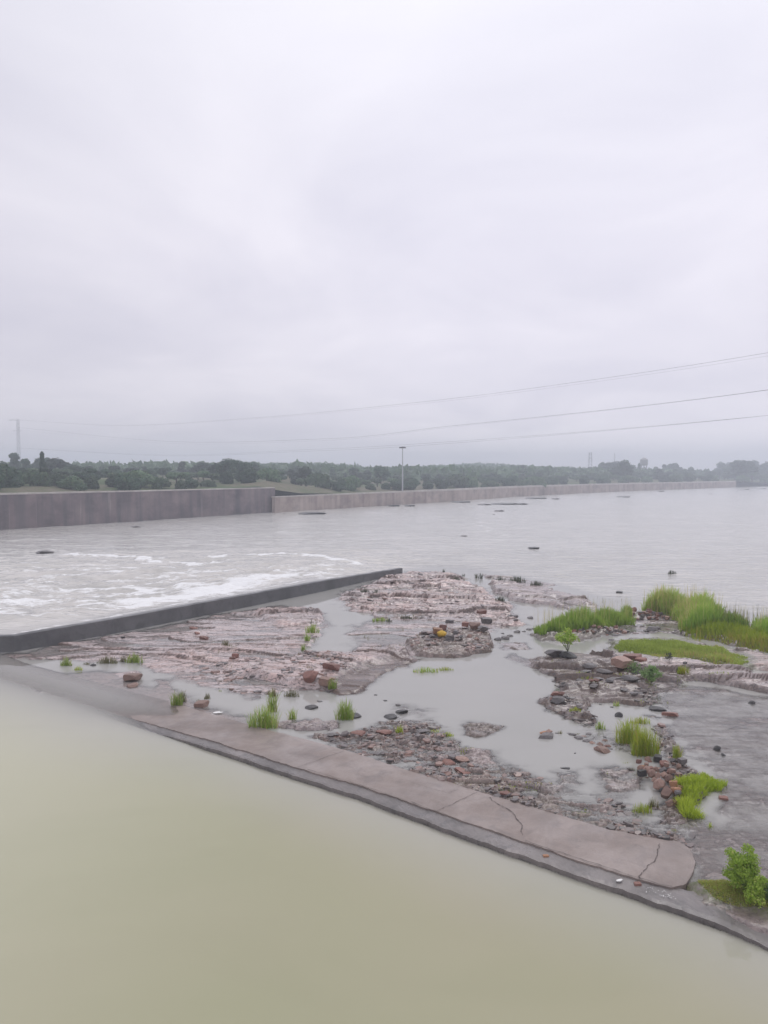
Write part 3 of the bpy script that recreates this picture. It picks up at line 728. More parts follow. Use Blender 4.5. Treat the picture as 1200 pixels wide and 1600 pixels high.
def make_tree(seed, kind, mat):       # unit height about 1 (scaled by 7..12)
    rnd = random.Random(seed); root = empty('broadleaf_tree', (0, 0, -100)); lobes = []
    if kind == 'round':
        for _ in range(9): a = rnd.uniform(0, 6.28); r = rnd.uniform(0.0, 0.24); lobes.append((math.cos(a) * r, math.sin(a) * r, rnd.uniform(0.45, 0.78), rnd.uniform(0.14, 0.24)))
    elif kind == 'wide':
        for _ in range(13): a = rnd.uniform(0, 6.28); r = rnd.uniform(0.1, 0.55); lobes.append((math.cos(a) * r, math.sin(a) * r, rnd.uniform(0.3, 0.82 - r * 0.4), rnd.uniform(0.13, 0.25)))
    elif kind == 'tall':
        for i in range(10): z = 0.35 + 0.06 * i; lobes.append((rnd.uniform(-.12, .12), rnd.uniform(-.12, .12), z, rnd.uniform(0.09, 0.17)))
    elif kind == 'bush':
        for _ in range(9): a = rnd.uniform(0, 6.28); r = rnd.uniform(0.1, 0.6); lobes.append((math.cos(a) * r, math.sin(a) * r, rnd.uniform(0.15, 0.6), rnd.uniform(0.25, 0.4)))
    V, Fc, var = leaf_cloud(rnd, lobes, 3600, 0.062 if kind != 'bush' else 0.10)
    c = mesh_obj('crown', V, Fc, mat, root); set_var(c.data, var)
    V = []; Fc = []
    top = 0.5 if kind != 'bush' else 0.3
    tube(V, Fc, [(0, 0, -0.05), (0.01, 0, 0.2), (0, 0.01, top)], [0.035, 0.026, 0.015])
    for _ in range(5):
        l = rnd.choice(lobes); tube(V, Fc, [(0, 0, rnd.uniform(.15, .3)), (l[0] * .5, l[1] * .5, l[2] * .6), (l[0], l[1], l[2])], [0.017, 0.012, 0.005], 5)
    mesh_obj('trunk', V, Fc, M['bark'], root)
    return root
PT = {}
for i, (k, mt) in enumerate([('round', 'tree'), ('wide', 'tree'), ('wide', 'tree2'), ('round', 'tree2'), ('tall', 'tree'), ('wide', 'tree'), ('bush', 'tree2'), ('bush', 'tree')]):
    PT[i] = [make_tree(100 + i, k, M[mt]), False]
def put_tree(idx, x, y, h, wf, label, group, rot=None, name=None, cat='tree'):
    pr, used = PT[idx]
    o = pr if not used else copy_tree(pr); PT[idx][1] = True
    o.location = (x, y, bz(x, y) - 0.1); o.scale = (h * wf, h * wf, h); o.rotation_euler = (0, 0, RT.uniform(0, 6.28) if rot is None else rot)
    if name: o.name = name
    tag(o, label, cat, group)
RT = random.Random(7)
KN = {0: 'rounded dark', 1: 'spreading dark', 2: 'spreading lighter', 3: 'rounded lighter', 4: 'narrow upright', 5: 'broad dark'}
SEG = [(-60, 60, 'left of the thin lattice mast'), (60, 190, 'over the tall dark wall near the lattice mast'), (190, 320, 'over the middle of the tall dark wall'), (320, 432, 'above the right end of the tall dark wall'),
       (432, 520, 'above the step between the two walls'), (520, 625, 'just left of the white light mast'), (625, 720, 'just right of the white light mast'), (720, 860, 'above the pink wall right of the light mast'),
       (860, 950, 'below the slim striped tower'), (950, 1060, 'around the small water tower'), (1060, 1260, 'at the far right end of the bank')]
def seg(px):
    for a, b, s in SEG:
        if a <= px < b: return s
    return 'at the end of the bank'
# rows: (extra distance behind wall, photo y of top as function)
TOPY = [(-60, 712), (30, 712), (110, 718), (170, 722), (220, 727), (300, 722), (365, 716), (420, 728), (470, 728), (520, 734), (590, 731), (650, 735), (740, 736), (790, 729), (850, 728), (920, 728), (960, 722), (1000, 726), (1050, 724), (1100, 728), (1160, 718), (1260, 720)]
def topy(px): return float(np.interp(px, [a for a, b in TOPY], [b for a, b in TOPY]))
def row(extra, dh, spacing, kinds, wname):
    px = -70 + RT.uniform(0, 15)
    while px < 1270:
        d0 = P(px, dwall(px)).y; d = d0 + extra * (0.7 + 0.6 * RT.random()) * (1 + d0 / 500)
        p = PD(px, topy(px) + dh + RT.uniform(-3, 9), d)
        gz = bz(p.x, p.y); h = max(3.0, p.z - gz)
        idx = RT.choice(kinds); wf = min(1.35, max(0.95, 8.5 / h)) * RT.uniform(0.9, 1.2)
        put_tree(idx, p.x, p.y, h / 0.97, wf, f'{KN[idx]} {wname}-row tree {seg(px)}', 'trees along the far bank')
        px += max(13, 0.62 * spacing * 7.5 * F / d / 1.0 * RT.uniform(0.75, 1.3))
row(22, 14, 1.15, [1, 2, 5, 3], 'front')
row(50, 5, 0.95, [0, 1, 5, 2], 'middle')
row(95, -1, 0.85, [0, 1, 5, 4], 'back')
# distinctive trees
def special(px, ty, extra, idx, wf, label):
    d = P(px, dwall(px)).y + extra; p = PD(px, ty, d); h = p.z - bz(p.x, p.y)
    put_tree(idx, p.x, p.y, h / 0.97, wf, label, 'trees along the far bank', rot=1.0)
special(595, 725, 60, 0, 1.35, 'dark domed tree standing above the others left of the light mast')
special(66, 707, 40, 4, 0.45, 'small dark pointed treetop rising right of the lattice mast')
special(362, 713, 40, 5, 1.0, 'tallest dark tree above the right end of the tall wall')
special(478, 727, 30, 1, 1.1, 'broad dark tree just past the end of the tall wall')
special(1160, 716, 30, 0, 1.7, 'large domed dark tree near the right edge of the far bank')
special(975, 717, 50, 1, 1.0, 'ragged dark tree between the two slim towers')
for px in list(range(-20, 430, 27)) + list(range(500, 1240, 24)):
    px += RT.uniform(-10, 10); d0 = P(px, dwall(px)).y; d = d0 + RT.uniform(5, 16)
    x = (px - CX) / F * d; idx = RT.choice([6, 7]); h = RT.uniform(1.4, 3.6) * (1 + d0 / 500)
    put_tree(idx, x, d, h, RT.uniform(0.8, 1.2), f'{"pale" if idx == 6 else "dark"} low bush on the bank {seg(px)}', 'bushes behind the far wall', name='bush', cat='bush')
for k, (pr, u) in PT.items():
    if not u:
        for c in list(pr.children): bpy.data.objects.remove(c)
        bpy.data.objects.remove(pr)

# distant wood on the hills: countless crowns
def distant_wood():
    rnd = random.Random(5); V = []; Fc = []; var = []
    for _ in range(9000):
        y = rnd.uniform(300, 900); x = rnd.uniform(-0.62, 0.62) * y
        if y < np.interp(x, wx_, wy_) + 60: continue
        z = bz(x, y); 
        for k in range(4):
            p = Vector((x + rnd.uniform(-3, 3), y + rnd.uniform(-3, 3), z + rnd.uniform(0.5, 5.5)))
            nrm = Vector((rnd.uniform(-1, 1), rnd.uniform(-1, 1), rnd.uniform(0, 1.2))).normalized(); a = nrm.orthogonal(); a = Matrix.Rotation(rnd.uniform(0, 6.28), 3, nrm) @ a; b = nrm.cross(a); s = rnd.uniform(0.8, 1.8); i = len(V)
            V += [p - a * s, p - b * s * .7, p + a * s, p + b * s * .7]; Fc.append((i, i + 1, i + 2, i + 3)); var.append(rnd.random() * 0.8)
    o = mesh_obj('distant_wood', V, Fc, M['tree2']); set_var(o.data, var)
    tag(o, 'hazy continuous woodland covering the low hills behind the bank', 'woodland', kind='stuff')
distant_wood()

# ------------------------------------------------------------------ masts, towers, wires
def lattice(name, base, H_, w0, w1, arms, mat, label, cat):
    root = empty(name, base); tag(root, label, cat); r = 0.025 + 0.02 * w0
    V = []; Fc = []; c = [(1, 1), (-1, 1), (-1, -1), (1, -1)]
    n = max(5, int(H_ / 2.0))
    for (a, b) in c: tube(V, Fc, [(a * w0 / 2, b * w0 / 2, 0), (a * w1 / 2, b * w1 / 2, H_)], [r, r], 4)
    for i in range(n):
        z0 = H_ * i / n; z1 = H_ * (i + 1) / n; a0 = (w0 + (w1 - w0) * i / n) / 2; a1 = (w0 + (w1 - w0) * (i + 1) / n) / 2
        for j in range(4):
            p, q = c[j], c[(j + 1) % 4]
            tube(V, Fc, [(p[0] * a0, p[1] * a0, z0), (q[0] * a1, q[1] * a1, z1)], [r * .6, r * .6], 4)
            tube(V, Fc, [(p[0] * a1, p[1] * a1, z1), (q[0] * a1, q[1] * a1, z1)], [r * .6, r * .6], 4)
    mesh_obj('lattice_frame', V, Fc, mat, root)
    for z, l0, l1 in arms:
        V = []; Fc = []; tube(V, Fc, [(l0, 0, z), (l1, 0, z)], [.07, .05], 4); tube(V, Fc, [(0, 0, z + .8), (l0, 0, z)], [.04, .04], 4); mesh_obj('cross_arm', V, Fc, mat, root)
    return root
bpt = PD(30, 740, 380)
gz = bz(bpt.x, bpt.y); Ht = PD(30, 655, 380).z - gz
lattice('lattice_mast', (bpt.x, bpt.y, gz - .2), Ht, 1.3, 0.9, [(Ht - .3, -4.6, 0.1), (Ht - 5.5, -2.4, 2.4)], M['steel'], 'thin tall lattice mast at the left edge rising from the trees', 'mast')
b2 = PD(922, 740, 520); gz = bz(b2.x, b2.y); H2 = PD(922, 707, 520).z - gz
lattice('communication_tower', (b2.x, b2.y, gz), H2, 2.6, 1.5, [(H2 - 1.5, -.9, .9), (H2 - 4, -.9, .9)], M['dsteel'], 'slim dark communication tower left of the ragged trees on the right', 'tower')
b3 = PD(960, 740, 540); gz = bz(b3.x, b3.y); H3 = PD(960, 708, 540).z - gz
lattice('radio_mast', (b3.x, b3.y, gz), H3, 0.9, 0.3, [], M['steel'], 'very thin radio mast beside the ragged tree', 'mast')
# water tower
b4 = PD(1006, 740, 520); gz = bz(b4.x, b4.y); Htw = PD(1006, 715, 520).z - gz
wt = empty('water_tower', (b4.x, b4.y, gz)); tag(wt, 'small concrete water tower on legs above the right-hand trees', 'water tower')
for a in range(6):
    V = []; Fc = []; an = a * math.pi / 3 + 0.2; tube(V, Fc, [(math.cos(an) * 2.1, math.sin(an) * 2.1, 0), (math.cos(an) * 1.9, math.sin(an) * 1.9, Htw * .62)], [.35, .35], 6); mesh_obj('leg', V, Fc, M['twall'], wt)
V = []; Fc = []; tube(V, Fc, [(0, 0, Htw * .60), (0, 0, Htw * .66), (0, 0, Htw * .68), (0, 0, Htw * .9), (0, 0, Htw)], [2.1, 2.5, 2.6, 2.6, 0.6], 20); mesh_obj('tank', V, Fc, M['twall'], wt)
V = []; Fc = []; tube(V, Fc, [(0, 0, Htw * .3), (0, 0, Htw * .32)], [2.1, 2.1], 12); mesh_obj('brace_ring', V, Fc, M['twall'], wt)
# light mast behind the pink wall
xm = P(628, dwall(628)); dm = xm.y + 2.5; pm = PD(629, 740, dm); zt = PD(629, 699, dm).z; gz = bz(pm.x, pm.y) - .3
mast = empty('light_mast', (pm.x, pm.y, gz)); tag(mast, 'tall pale light mast with a dark lamp head behind the pink wall', 'lamp post'); hm = zt - gz
V = []; Fc = []; tube(V, Fc, [(0, 0, 0), (0, 0, hm * .35), (0, 0, hm)], [.20, .17, .10], 10); mesh_obj('pole', V, Fc, M['steel'], mast)
V = []; Fc = []; tube(V, Fc, [(0, 0, hm - .1), (0, 0, hm + .05), (0, 0, hm + .2)], [.5, .55, .2], 14); hd = mesh_obj('lamp_ring', V, Fc, M['dsteel'], mast)
for a in range(6):
    an = a * math.pi / 3; V = []; Fc = []; c = Vector((math.cos(an) * .62, math.sin(an) * .62, hm - .05)); tube(V, Fc, [c - Vector((0, 0, .18)), c + Vector((0, 0, .10)), c + Vector((0, 0, .2))], [.26, .22, .08], 8); mesh_obj('floodlight', V, Fc, M['dsteel'], mast)
V = []; Fc = []; tube(V, Fc, [(0, 0, 0), (0, 0, .35)], [.4, .4], 10); mesh_obj('base', V, Fc, M['twall'], mast)
# wires
def wire(ctrl, label, dz=0.0, r=0.014):
    ps = [PD(a, b, d) + Vector((0, 0, dz)) for a, b, d in ctrl]; pts = []
    ext = [ps[0] * 2 - ps[1]] + ps + [ps[-1] * 2 - ps[-2]]
    for i in range(1, len(ext) - 2):
        for k in range(10):
            t = k / 10; a, b, c, d = ext[i - 1:i + 3]
            pts.append(0.5 * ((2 * b) + (c - a) * t + (2 * a - 5 * b + 4 * c - d) * t * t + (3 * b - a - 3 * c + d) * t ** 3))
    pts.append(ps[-1]); V = []; Fc = []; tube(V, Fc, pts, [r] * len(pts), 5)
    o = mesh_obj('power_line', V, Fc, M['wire']); tag(o, label, 'power line', 'power lines crossing the sky')
A_ = [(28, 656, 380), (185, 664.5, 300), (395, 653, 210), (640, 630, 130), (900, 597, 105), (1200, 551, 84), (1500, 492, 68)]
B_ = [(28, 668, 380), (250, 689, 290), (500, 686, 190), (700, 666, 138), (950, 640, 110), (1200, 609, 88), (1500, 560, 70)]
C_ = [(28, 700, 380), (250, 712, 290), (480, 705, 200), (628, 698, 150), (900, 677, 120), (1200, 649, 95), (1500, 610, 78)]
wire(A_, 'topmost power line slanting up to the right across the sky')
wire([(a, b + 5 * (a / 1200), d) for a, b, d in A_], 'thin second wire just under the topmost power line', r=.007)
wire(B_, 'middle power line slanting up to the right across the sky', r=.017)
wire([(a, b + 3.5 * (1.1 - a / 1200), d) for a, b, d in B_], 'thin second wire just under the middle power line', r=.007)
wire(C_, 'lowest power line passing the head of the light mast', r=.012)
wire([(a, b - 3 + 6 * abs(a / 1200 - .5), d) for a, b, d in C_], 'thin second wire close beside the lowest power line', r=.012)

# ------------------------------------------------------------------ stones
def stone_mesh(seed, kind='round'):
    rnd = random.Random(seed); bm = bmesh.new(); bmesh.ops.create_icosphere(bm, subdivisions=3, radius=1.0)
    pl = []
    if kind == 'block':
        for s in (1, -1):
            pl += [(Vector((s, rnd.uniform(-.15, .15), rnd.uniform(-.1, .1))).normalized(), rnd.uniform(.6, .72)), (Vector((rnd.uniform(-.15, .15), s, 0)).normalized(), rnd.uniform(.55, .7)), (Vector((rnd.uniform(-.1, .1), 0, s)).normalized(), rnd.uniform(.5, .6))]
        for _ in range(4): pl.append((Vector((rnd.uniform(-1, 1), rnd.uniform(-1, 1), rnd.uniform(-1, 1))).normalized(), rnd.uniform(.72, .85)))
    else:
        for _ in range(13): pl.append((Vector((rnd.uniform(-1, 1), rnd.uniform(-1, 1), rnd.uniform(-1, 1))).normalized(), rnd.uniform(.55, .85)))
        if kind == 'flat': pl.append((Vector((0.05, 0, 1)).normalized(), .5))
    for v in bm.verts:
        for n, d in pl:
            k = v.co.dot(n)
            if k > d: v.co -= n * (k - d)
        v.co += Vector((rnd.uniform(-1, 1), rnd.uniform(-1, 1), rnd.uniform(-1, 1))) * 0.018
    me = bpy.data.meshes.new('stone'); bm.to_mesh(me); bm.free(); return me
SM = {}
for mt in ('s_red', 's_buff', 's_grey', 's_dark', 's_orange', 's_yellow'):
    for kd in ('round', 'flat', 'block'):
        if mt == 's_yellow' and kd != 'round': continue
        for q in range(2 if mt != 's_yellow' else 1):
            me = stone_mesh(abs(hash(mt + kd)) % 1 + q * 7 + len(SM), kd); me.materials.append(M[mt]); SM[(mt, kd, q)] = me
_tsd = None
def shelf_z(pts):
    X = np.array([[p[0] for p in pts]]); Y = np.array([[p[1] for p in pts]])
    _cache.clear(); H, C, s = Hfun(X, Y); return H[0]
STQ = []
RS = random.Random(21)
def stone(px, py, wpx, hr, mt, kd, label, group=None, name='stone', cat='stone', lift=0.0, yr=None, d=None, rz=None):
    p = P(px, py); STQ.append((p.x, p.y, wpx * p.y / F / 2, hr, mt, kd, label, group, name, cat, lift, yr, rz))
def flush_stones():
    zs = shelf_z([(s[0], s[1]) for s in STQ])
    for s, z in zip(STQ, zs):
        x, y, r, hr, mt, kd, label, group, name, cat, lift, yr, rz = s
        me = SM[(mt, kd, RS.randrange(2) if mt != 's_yellow' else 0)]
        o = bpy.data.objects.new(name, me); COL.objects.link(o)
        r = r * 1.35; zz = max(z, -0.05)
        o.location = (x, y, zz + r * hr * 0.42 + lift); o.scale = (r, r * (yr or RS.uniform(.65, .95)), r * hr)
        o.rotation_euler = (RS.uniform(-.15, .15), RS.uniform(-.15, .15), RS.uniform(-.5, .5) if rz is None else rz)
        tag(o, label, cat, group)
# the rubble pile by the bright grass
CN = {'s_red': 'reddish', 's_buff': 'buff', 's_grey': 'grey', 's_dark': 'dark', 's_orange': 'orange'}
pile = [(998, 1192, 9, 's_red'), (1003, 1200, 8, 's_orange'), (1000, 1208, 9, 's_buff'), (1010, 1196, 7, 's_buff'), (1016, 1203, 9, 's_red'), (1010, 1212, 12, 's_buff'), (1003, 1218, 14, 's_dark'), (1018, 1218, 13, 's_buff'),
        (1024, 1210, 8, 's_buff'), (1030, 1205, 9, 's_buff'), (1028, 1222, 12, 's_buff'), (1036, 1213, 10, 's_grey'), (1041, 1208, 9, 's_buff'), (1038, 1222, 12, 's_buff'), (1046, 1216, 9, 's_red'), (1050, 1224, 10, 's_buff'),
        (1030, 1236, 18, 's_buff'), (1045, 1232, 13, 's_buff'), (1052, 1240, 13, 's_orange'), (1041, 1252, 22, 's_buff'), (1055, 1249, 14, 's_orange'), (1060, 1230, 10, 's_buff'), (1048, 1262, 13, 's_buff'), (1058, 1257, 10, 's_grey'),
        (1028, 1190, 14, 's_dark'), (1037, 1197, 13, 's_red'), (1012, 1188, 9, 's_buff'), (1066, 1199, 14, 's_grey'), (1051, 1194, 9, 's_grey'), (1060, 1210, 8, 's_buff'), (1030, 1228, 9, 's_grey'), (1022, 1228, 9, 's_buff'), (1056, 1264, 8, 's_red'), (1062, 1242, 9, 's_red'), (1034, 1245, 9, 's_dark')]
SZ = lambda w_: 'large' if w_ > 15 else ('medium' if w_ > 10 else 'small')
for i, (a, b, w_, mt) in enumerate(pile):
    part = 'at the top left' if b < 1205 and a < 1020 else ('at the top right' if b < 1205 else ('in the middle' if b < 1230 else 'at the foot'))
    stone(a, b, w_, 0.85, mt, 'round' if i % 3 else 'block', f'{SZ(w_)} {CN[mt]} stone {part} of the rubble pile beside the bright grass', 'stones in the rubble pile', lift=0.05 + (0.12 if 1205 < b < 1258 else 0))
for _ in range(26):
    a = RS.uniform(1000, 1064); b = RS.uniform(1190, 1262)
    if a < 1020 + (b - 1225) * .5 and b > 1225: a += 25
    mt = RS.choice(['s_buff', 's_grey', 's_red', 's_buff']); stone(a, b, RS.uniform(4, 7), .7, mt, 'block', f'tiny {CN[mt]} chip among the stones of the rubble pile', 'stones in the rubble pile', lift=0.02)
# cluster mid right
for a, b, w_, mt, kd in [(915, 1158, 12, 's_grey', 'round'), (925, 1161, 10, 's_buff', 'round'), (941, 1173, 22, 's_buff', 'flat'), (938, 1163, 11, 's_buff', 'round'), (948, 1166, 11, 's_red', 'round'), (930, 1168, 8, 's_red', 'flat'), (953, 1170, 9, 's_grey', 'round'), (962, 1163, 9, 's_grey', 'flat'), (945, 1157, 9, 's_buff', 'round'),
                         (895, 1148, 12, 's_grey', 'flat'), (903, 1153, 13, 's_grey', 'round'), (889, 1146, 8, 's_grey', 'flat'), (919, 1147, 11, 's_grey', 'flat'), (912, 1150, 8, 's_buff', 'flat'), (871, 1146, 8, 's_grey', 'flat')]:
    stone(a, b, w_, .6, mt, kd, f'{SZ(w_)} {CN[mt]} {"flat slab" if kd == "flat" else "stone"} of the wet cluster in the pool left of the bright grass', 'stones in the pool cluster')
stone(853, 1152, 24, .55, 's_grey', 'flat', 'brown flat boulder standing alone in the large pool, carrying pale stones')
stone(858, 1147, 11, .5, 's_buff', 'round', 'pale stone on the lone boulder in the large pool', lift=.10)
stone(848, 1148, 9, .5, 's_orange', 'round', 'orange stone on the lone boulder in the large pool', lift=.09)
stone(899, 1177, 6, .7, 's_dark', 'round', 'tiny dark stone alone in the large pool near the slab edge')
stone(853, 1133, 6, .5, 's_dark', 'flat', 'tiny dark stone above the lone boulder in the pool'); stone(844, 1142, 8, .4, 's_grey', 'flat', 'thin grey stone just left of the lone boulder')
# cairn like groups
for a, b, w_, l in [(871, 1102, 22, 0), (867, 1097, 12, .08), (876, 1098, 11, .08), (863, 1101, 9, .03), (928, 1083, 16, 0), (924, 1080, 8, .06), (932, 1080, 8, .06)]:
    stone(a, b, w_, .55, 's_red' if l else 's_grey', 'flat' if not l else 'round', ('brown base stone' if not l else 'small reddish stone') + (' of the little stack left of the ridge' if a < 900 else ' of the little stack on the ridge by the puddle'), 'little stone stacks', lift=l)
stone(1028, 1109, 22, .45, 's_dark', 'flat', 'dark flat boulder at the edge of the right-hand shallows', yr=.8)
stone(1048, 1117, 23, .45, 's_red', 'flat', 'reddish brown flat boulder beside the dark one at the right-hand shallows', yr=.7)
for a, b, w_, t_ in [(1061, 1055, 8, 'left of a pair in the right-hand shallows'), (1070, 1053, 6, 'right of a pair in the right-hand shallows'), (1174, 1099, 9, 'alone in the shallows at the far right'), (1130, 1180, 8, 'in the shallows under a curved rock rim'), (1120, 1171, 10, 'on the curved rock rim in the shallows'), (938, 1101, 5, 'standing in the white puddle, left'), (956, 1105, 6, 'standing in the white puddle, right'), (945, 1152, 6, 'near the pool cluster'), (1029, 1168, 6, 'below the big bright grass'), (966, 1119, 12, 'at the rim of the white puddle')]:
    stone(a, b, w_, .8, 's_dark', 'block' if w_ < 7 else 'round', 'small dark stone ' + t_)
stone(1130, 1248, 15, .7, 's_red', 'block', 'squarish brown stone alone on the wet flats at the right')
stone(853, 1338, 10, .7, 's_orange', 'block', 'orange brick chip on the edge of the path beside the still water', name='brick', cat='brick', lift=.02)
stone(996, 1382, 12, .7, 's_red', 'block', 'red and white brick piece on the dark ledge of the path', name='brick', cat='brick', lift=.02)
# left field
stone(315, 1103, 22, .62, 's_buff', 'block', 'pink block of stone at the upper edge of the path, left', yr=.8)
for a, b, w_, mt, kd, l in [(320, 1000, 14, 's_red', 'flat', 'orange brown stone on the left rock field'), (368, 1028, 11, 's_red', 'block', 'dark red broken stone standing on the left rock field'), (364, 1031, 9, 's_red', 'flat', 'red chip beside the broken stone on the left rock field'),
                            (303, 982, 12, 's_red', 'flat', 'thin red shard below the weir wall'), (308, 992, 9, 's_red', 'flat', 'dark shard below the weir wall'), (485, 1073, 22, 's_red', 'round', 'bright red boulder at the edge of the rock ledge'), (508, 1076, 20, 's_buff', 'block', 'pale block right of the bright red boulder'), (520, 1058, 26, 's_red', 'flat', 'reddish slab lying on the ledge above the pale block'),
                            (487, 1106, 17, 's_dark', 'flat', 'dark flat stone in the small pool beside the tall grass'), (553, 1120, 19, 's_dark', 'flat', 'dark flat stone in the pool right of the leaning grass clump'), (610, 1121, 17, 's_dark', 'flat', 'dark flat stone, lower of two touching in the large pool'), (628, 1113, 16, 's_dark', 'flat', 'dark slanting stone, upper of two touching in the large pool'),
                            (587, 1086, 6, 's_dark', 'block', 'dark little block, leftmost of three in the pool under the ledge'), (602, 1095, 6, 's_dark', 'block', 'dark little block, middle one of three in the pool under the ledge'), (622, 1102, 8, 's_grey', 'block', 'brown little block, rightmost of three in the pool under the ledge'), (605, 1117, 5, 's_dark', 'block', 'tiny dark block on the flat stone in the large pool'),
                            (145, 1040, 8, 's_dark', 'round', 'small dark stone between the left grass tufts'), (192, 998, 8, 's_dark', 'flat', 'small dark chip under the weir wall at left'), (440, 1030, 9, 's_dark', 'round', 'small dark stone in the middle of the rock field'), (500, 1096, 10, 's_grey', 'flat', 'small grey stone near the tall grass pool')]:
    stone(a, b, w_, .5 if kd == 'flat' else .75, mt, kd, l)
# islet with bricks
for a, b, w_, mt, kd, l, lf in [(684, 1000, 16, 's_orange', 'block', 'orange brick on the islet', .10), (692, 994, 13, 's_red', 'block', 'red brick standing on the islet behind the orange one', .14), (690, 1003, 12, 's_yellow', 'round', 'small bright yellow bundle on the islet', .10), (703, 1008, 15, 's_grey', 'block', 'dark brown block right of the yellow bundle', .08), (675, 1004, 10, 's_grey', 'flat', 'flat brown stone left of the orange brick', .04),
                            (727, 989, 12, 's_red', 'block', 'red brown stone at the back of the islet', .1), (741, 991, 17, 's_buff', 'flat', 'mossy ochre slab at the back of the islet', .08), (755, 995, 15, 's_grey', 'flat', 'brown slab at the right back corner of the islet', .08), (712, 997, 9, 's_grey', 'flat', 'small grey stone in the middle of the islet', .05), (733, 1003, 8, 's_buff', 'round', 'small buff stone on the right half of the islet', .05), (745, 1008, 7, 's_buff', 'round', 'tiny buff stone near the right edge of the islet', .05), (720, 1006, 7, 's_grey', 'round', 'tiny grey stone in the middle of the islet', .05)]:
    stone(a, b, w_, .75, mt, kd, l, lift=lf, name='brick' if 'brick' in l else ('bundle' if 'bundle' in l else 'stone'), cat='brick' if 'brick' in l else ('bundle' if 'bundle' in l else 'stone'))
for a, b, w_, l in [(703, 975, 14, 'dark square block in the water above the islet'), (752, 962, 16, 'red brown block at the end of the layered bed'), (760, 974, 17, 'dark flat block above the islet, right'), (797, 972, 8, 'small dark stone left of the pair in the channel'), (805, 971, 8, 'small dark stone in the channel above the islet'), (806, 975, 6, 'tiny dark stone in the channel above the islet'), (828, 966, 9, 'dark stone in the channel near the long grass'), (747, 976, 6, 'tiny stone left of the dark flat block'),
                    (777, 1000, 11, 'brown stone just off the right end of the islet'), (789, 998, 13, 'dark wet stone in the channel right of the islet'), (797, 994, 8, 'small stone behind the dark wet one right of the islet'), (808, 988, 9, 'dark stone midway between islet and long grass'), (818, 987, 6, 'tiny stone midway between islet and long grass'), (826, 984, 8, 'dark upright stone near the long grass'), (834, 983, 8, 'dark stone touching the long grass'), (785, 990, 6, 'tiny brown stone behind the stones right of the islet')]:
    stone(a, b, w_, .65, 's_red' if 'red' in l else 's_grey', 'block' if 'block' in l else 'round', l)
# rubble banks under the grasses
for _ in range(46):
    t = RS.random(); a = 895 + 85 * t; b = 992 - 8 * t + RS.uniform(-4, 6); mt = RS.choice(['s_red', 's_buff', 's_grey'])
    stone(a, b, RS.uniform(4, 8), .7, mt, 'block', f'{CN[mt]} rubble stone on the bank below the left tall grass bed', 'rubble below the left grass bed', lift=.03)
for _ in range(50):
    t = RS.random(); a = 985 + 78 * t; b = 966 - 3 * t + RS.uniform(-4, 5); mt = RS.choice(['s_red', 's_buff', 's_grey'])
    stone(a, b, RS.uniform(4, 8), .7, mt, 'block', f'{CN[mt]} rubble stone along the front of the right tall grass bed', 'rubble below the right grass bed', lift=.03)
stone(981, 958, 8, 1.2, 's_grey', 'round', 'grey upright boulder between the two tall grass beds', lift=.15); stone(990, 958, 9, 1.0, 's_red', 'round', 'red brown boulder between the two tall grass beds', lift=.12)
for a, b, w_ in [(978, 988, 12), (970, 992, 9), (962, 993, 12), (1018, 984, 18), (1010, 987, 9), (1027, 982, 9), (955, 1000, 10)]:
    stone(a, b, w_, .5, 's_grey', 'flat', f'{SZ(w_)} grey flat stone in the puddle between the grass beds', 'flat stones between the grass beds')
stone(968, 927, 11, .5, 's_dark', 'block', 'dark rectangular block alone in the river left of the tall grass', lift=.03)
stone(972, 1052, 30, .55, 's_buff', 'block', 'reddish layered block on top of the right ridge', lift=.12); stone(990, 1045, 26, .4, 's_red', 'flat', 'red slab behind the layered block on the right ridge', lift=.16); stone(1002, 1049, 16, .4, 's_red', 'flat', 'small red slab right of the layered block on the ridge', lift=.16)
stone(868, 1035, 30, .5, 's_grey', 'flat', 'dark tilted slab left of the small tree', lift=.05, yr=.6); stone(887, 1038, 22, .5, 's_dark', 'round', 'dark rock at the foot of the small tree')
for a, b, w_ in [(915, 1058, 15), (945, 1060, 22), (962, 1066, 18), (985, 1072, 24), (935, 1070, 14), (905, 1070, 12), (1000, 1060, 20), (922, 1050, 20), (952, 1078, 14), (975, 1085, 14)]:
    stone(a, b, w_, .35, 's_grey', 'flat', f'{SZ(w_)} dark grey slab lying on the right ridge', 'loose slabs on the right ridge', lift=.02)
stone(883, 1200, 14, .4, 's_dark', 'flat', 'dark flat stone in the pool above the path debris'); stone(207, 1062, 26, .5, 's_buff', 'block', 'pinkish rock with a dark undercut side at the left', lift=0.0); stone(206, 1072, 18, .4, 's_buff', 'flat', 'thin pink slab at the water below the undercut rock')
for a, b, w_, mt in [(700, 1192, 22, 's_red'), (725, 1205, 26, 's_red'), (720, 1188, 24, 's_buff'), (560, 1150, 20, 's_red'), (520, 1152, 18, 's_grey'), (600, 1148, 22, 's_red'), (790, 1245, 16, 's_red'), (660, 1145, 20, 's_grey')]:
    stone(a, b, w_, .3, mt, 'flat', f'{CN[mt]} flat plate bedded in the debris along the path, {"lower right part" if a > 680 else "upper left part"}', 'plates bedded in the path debris')
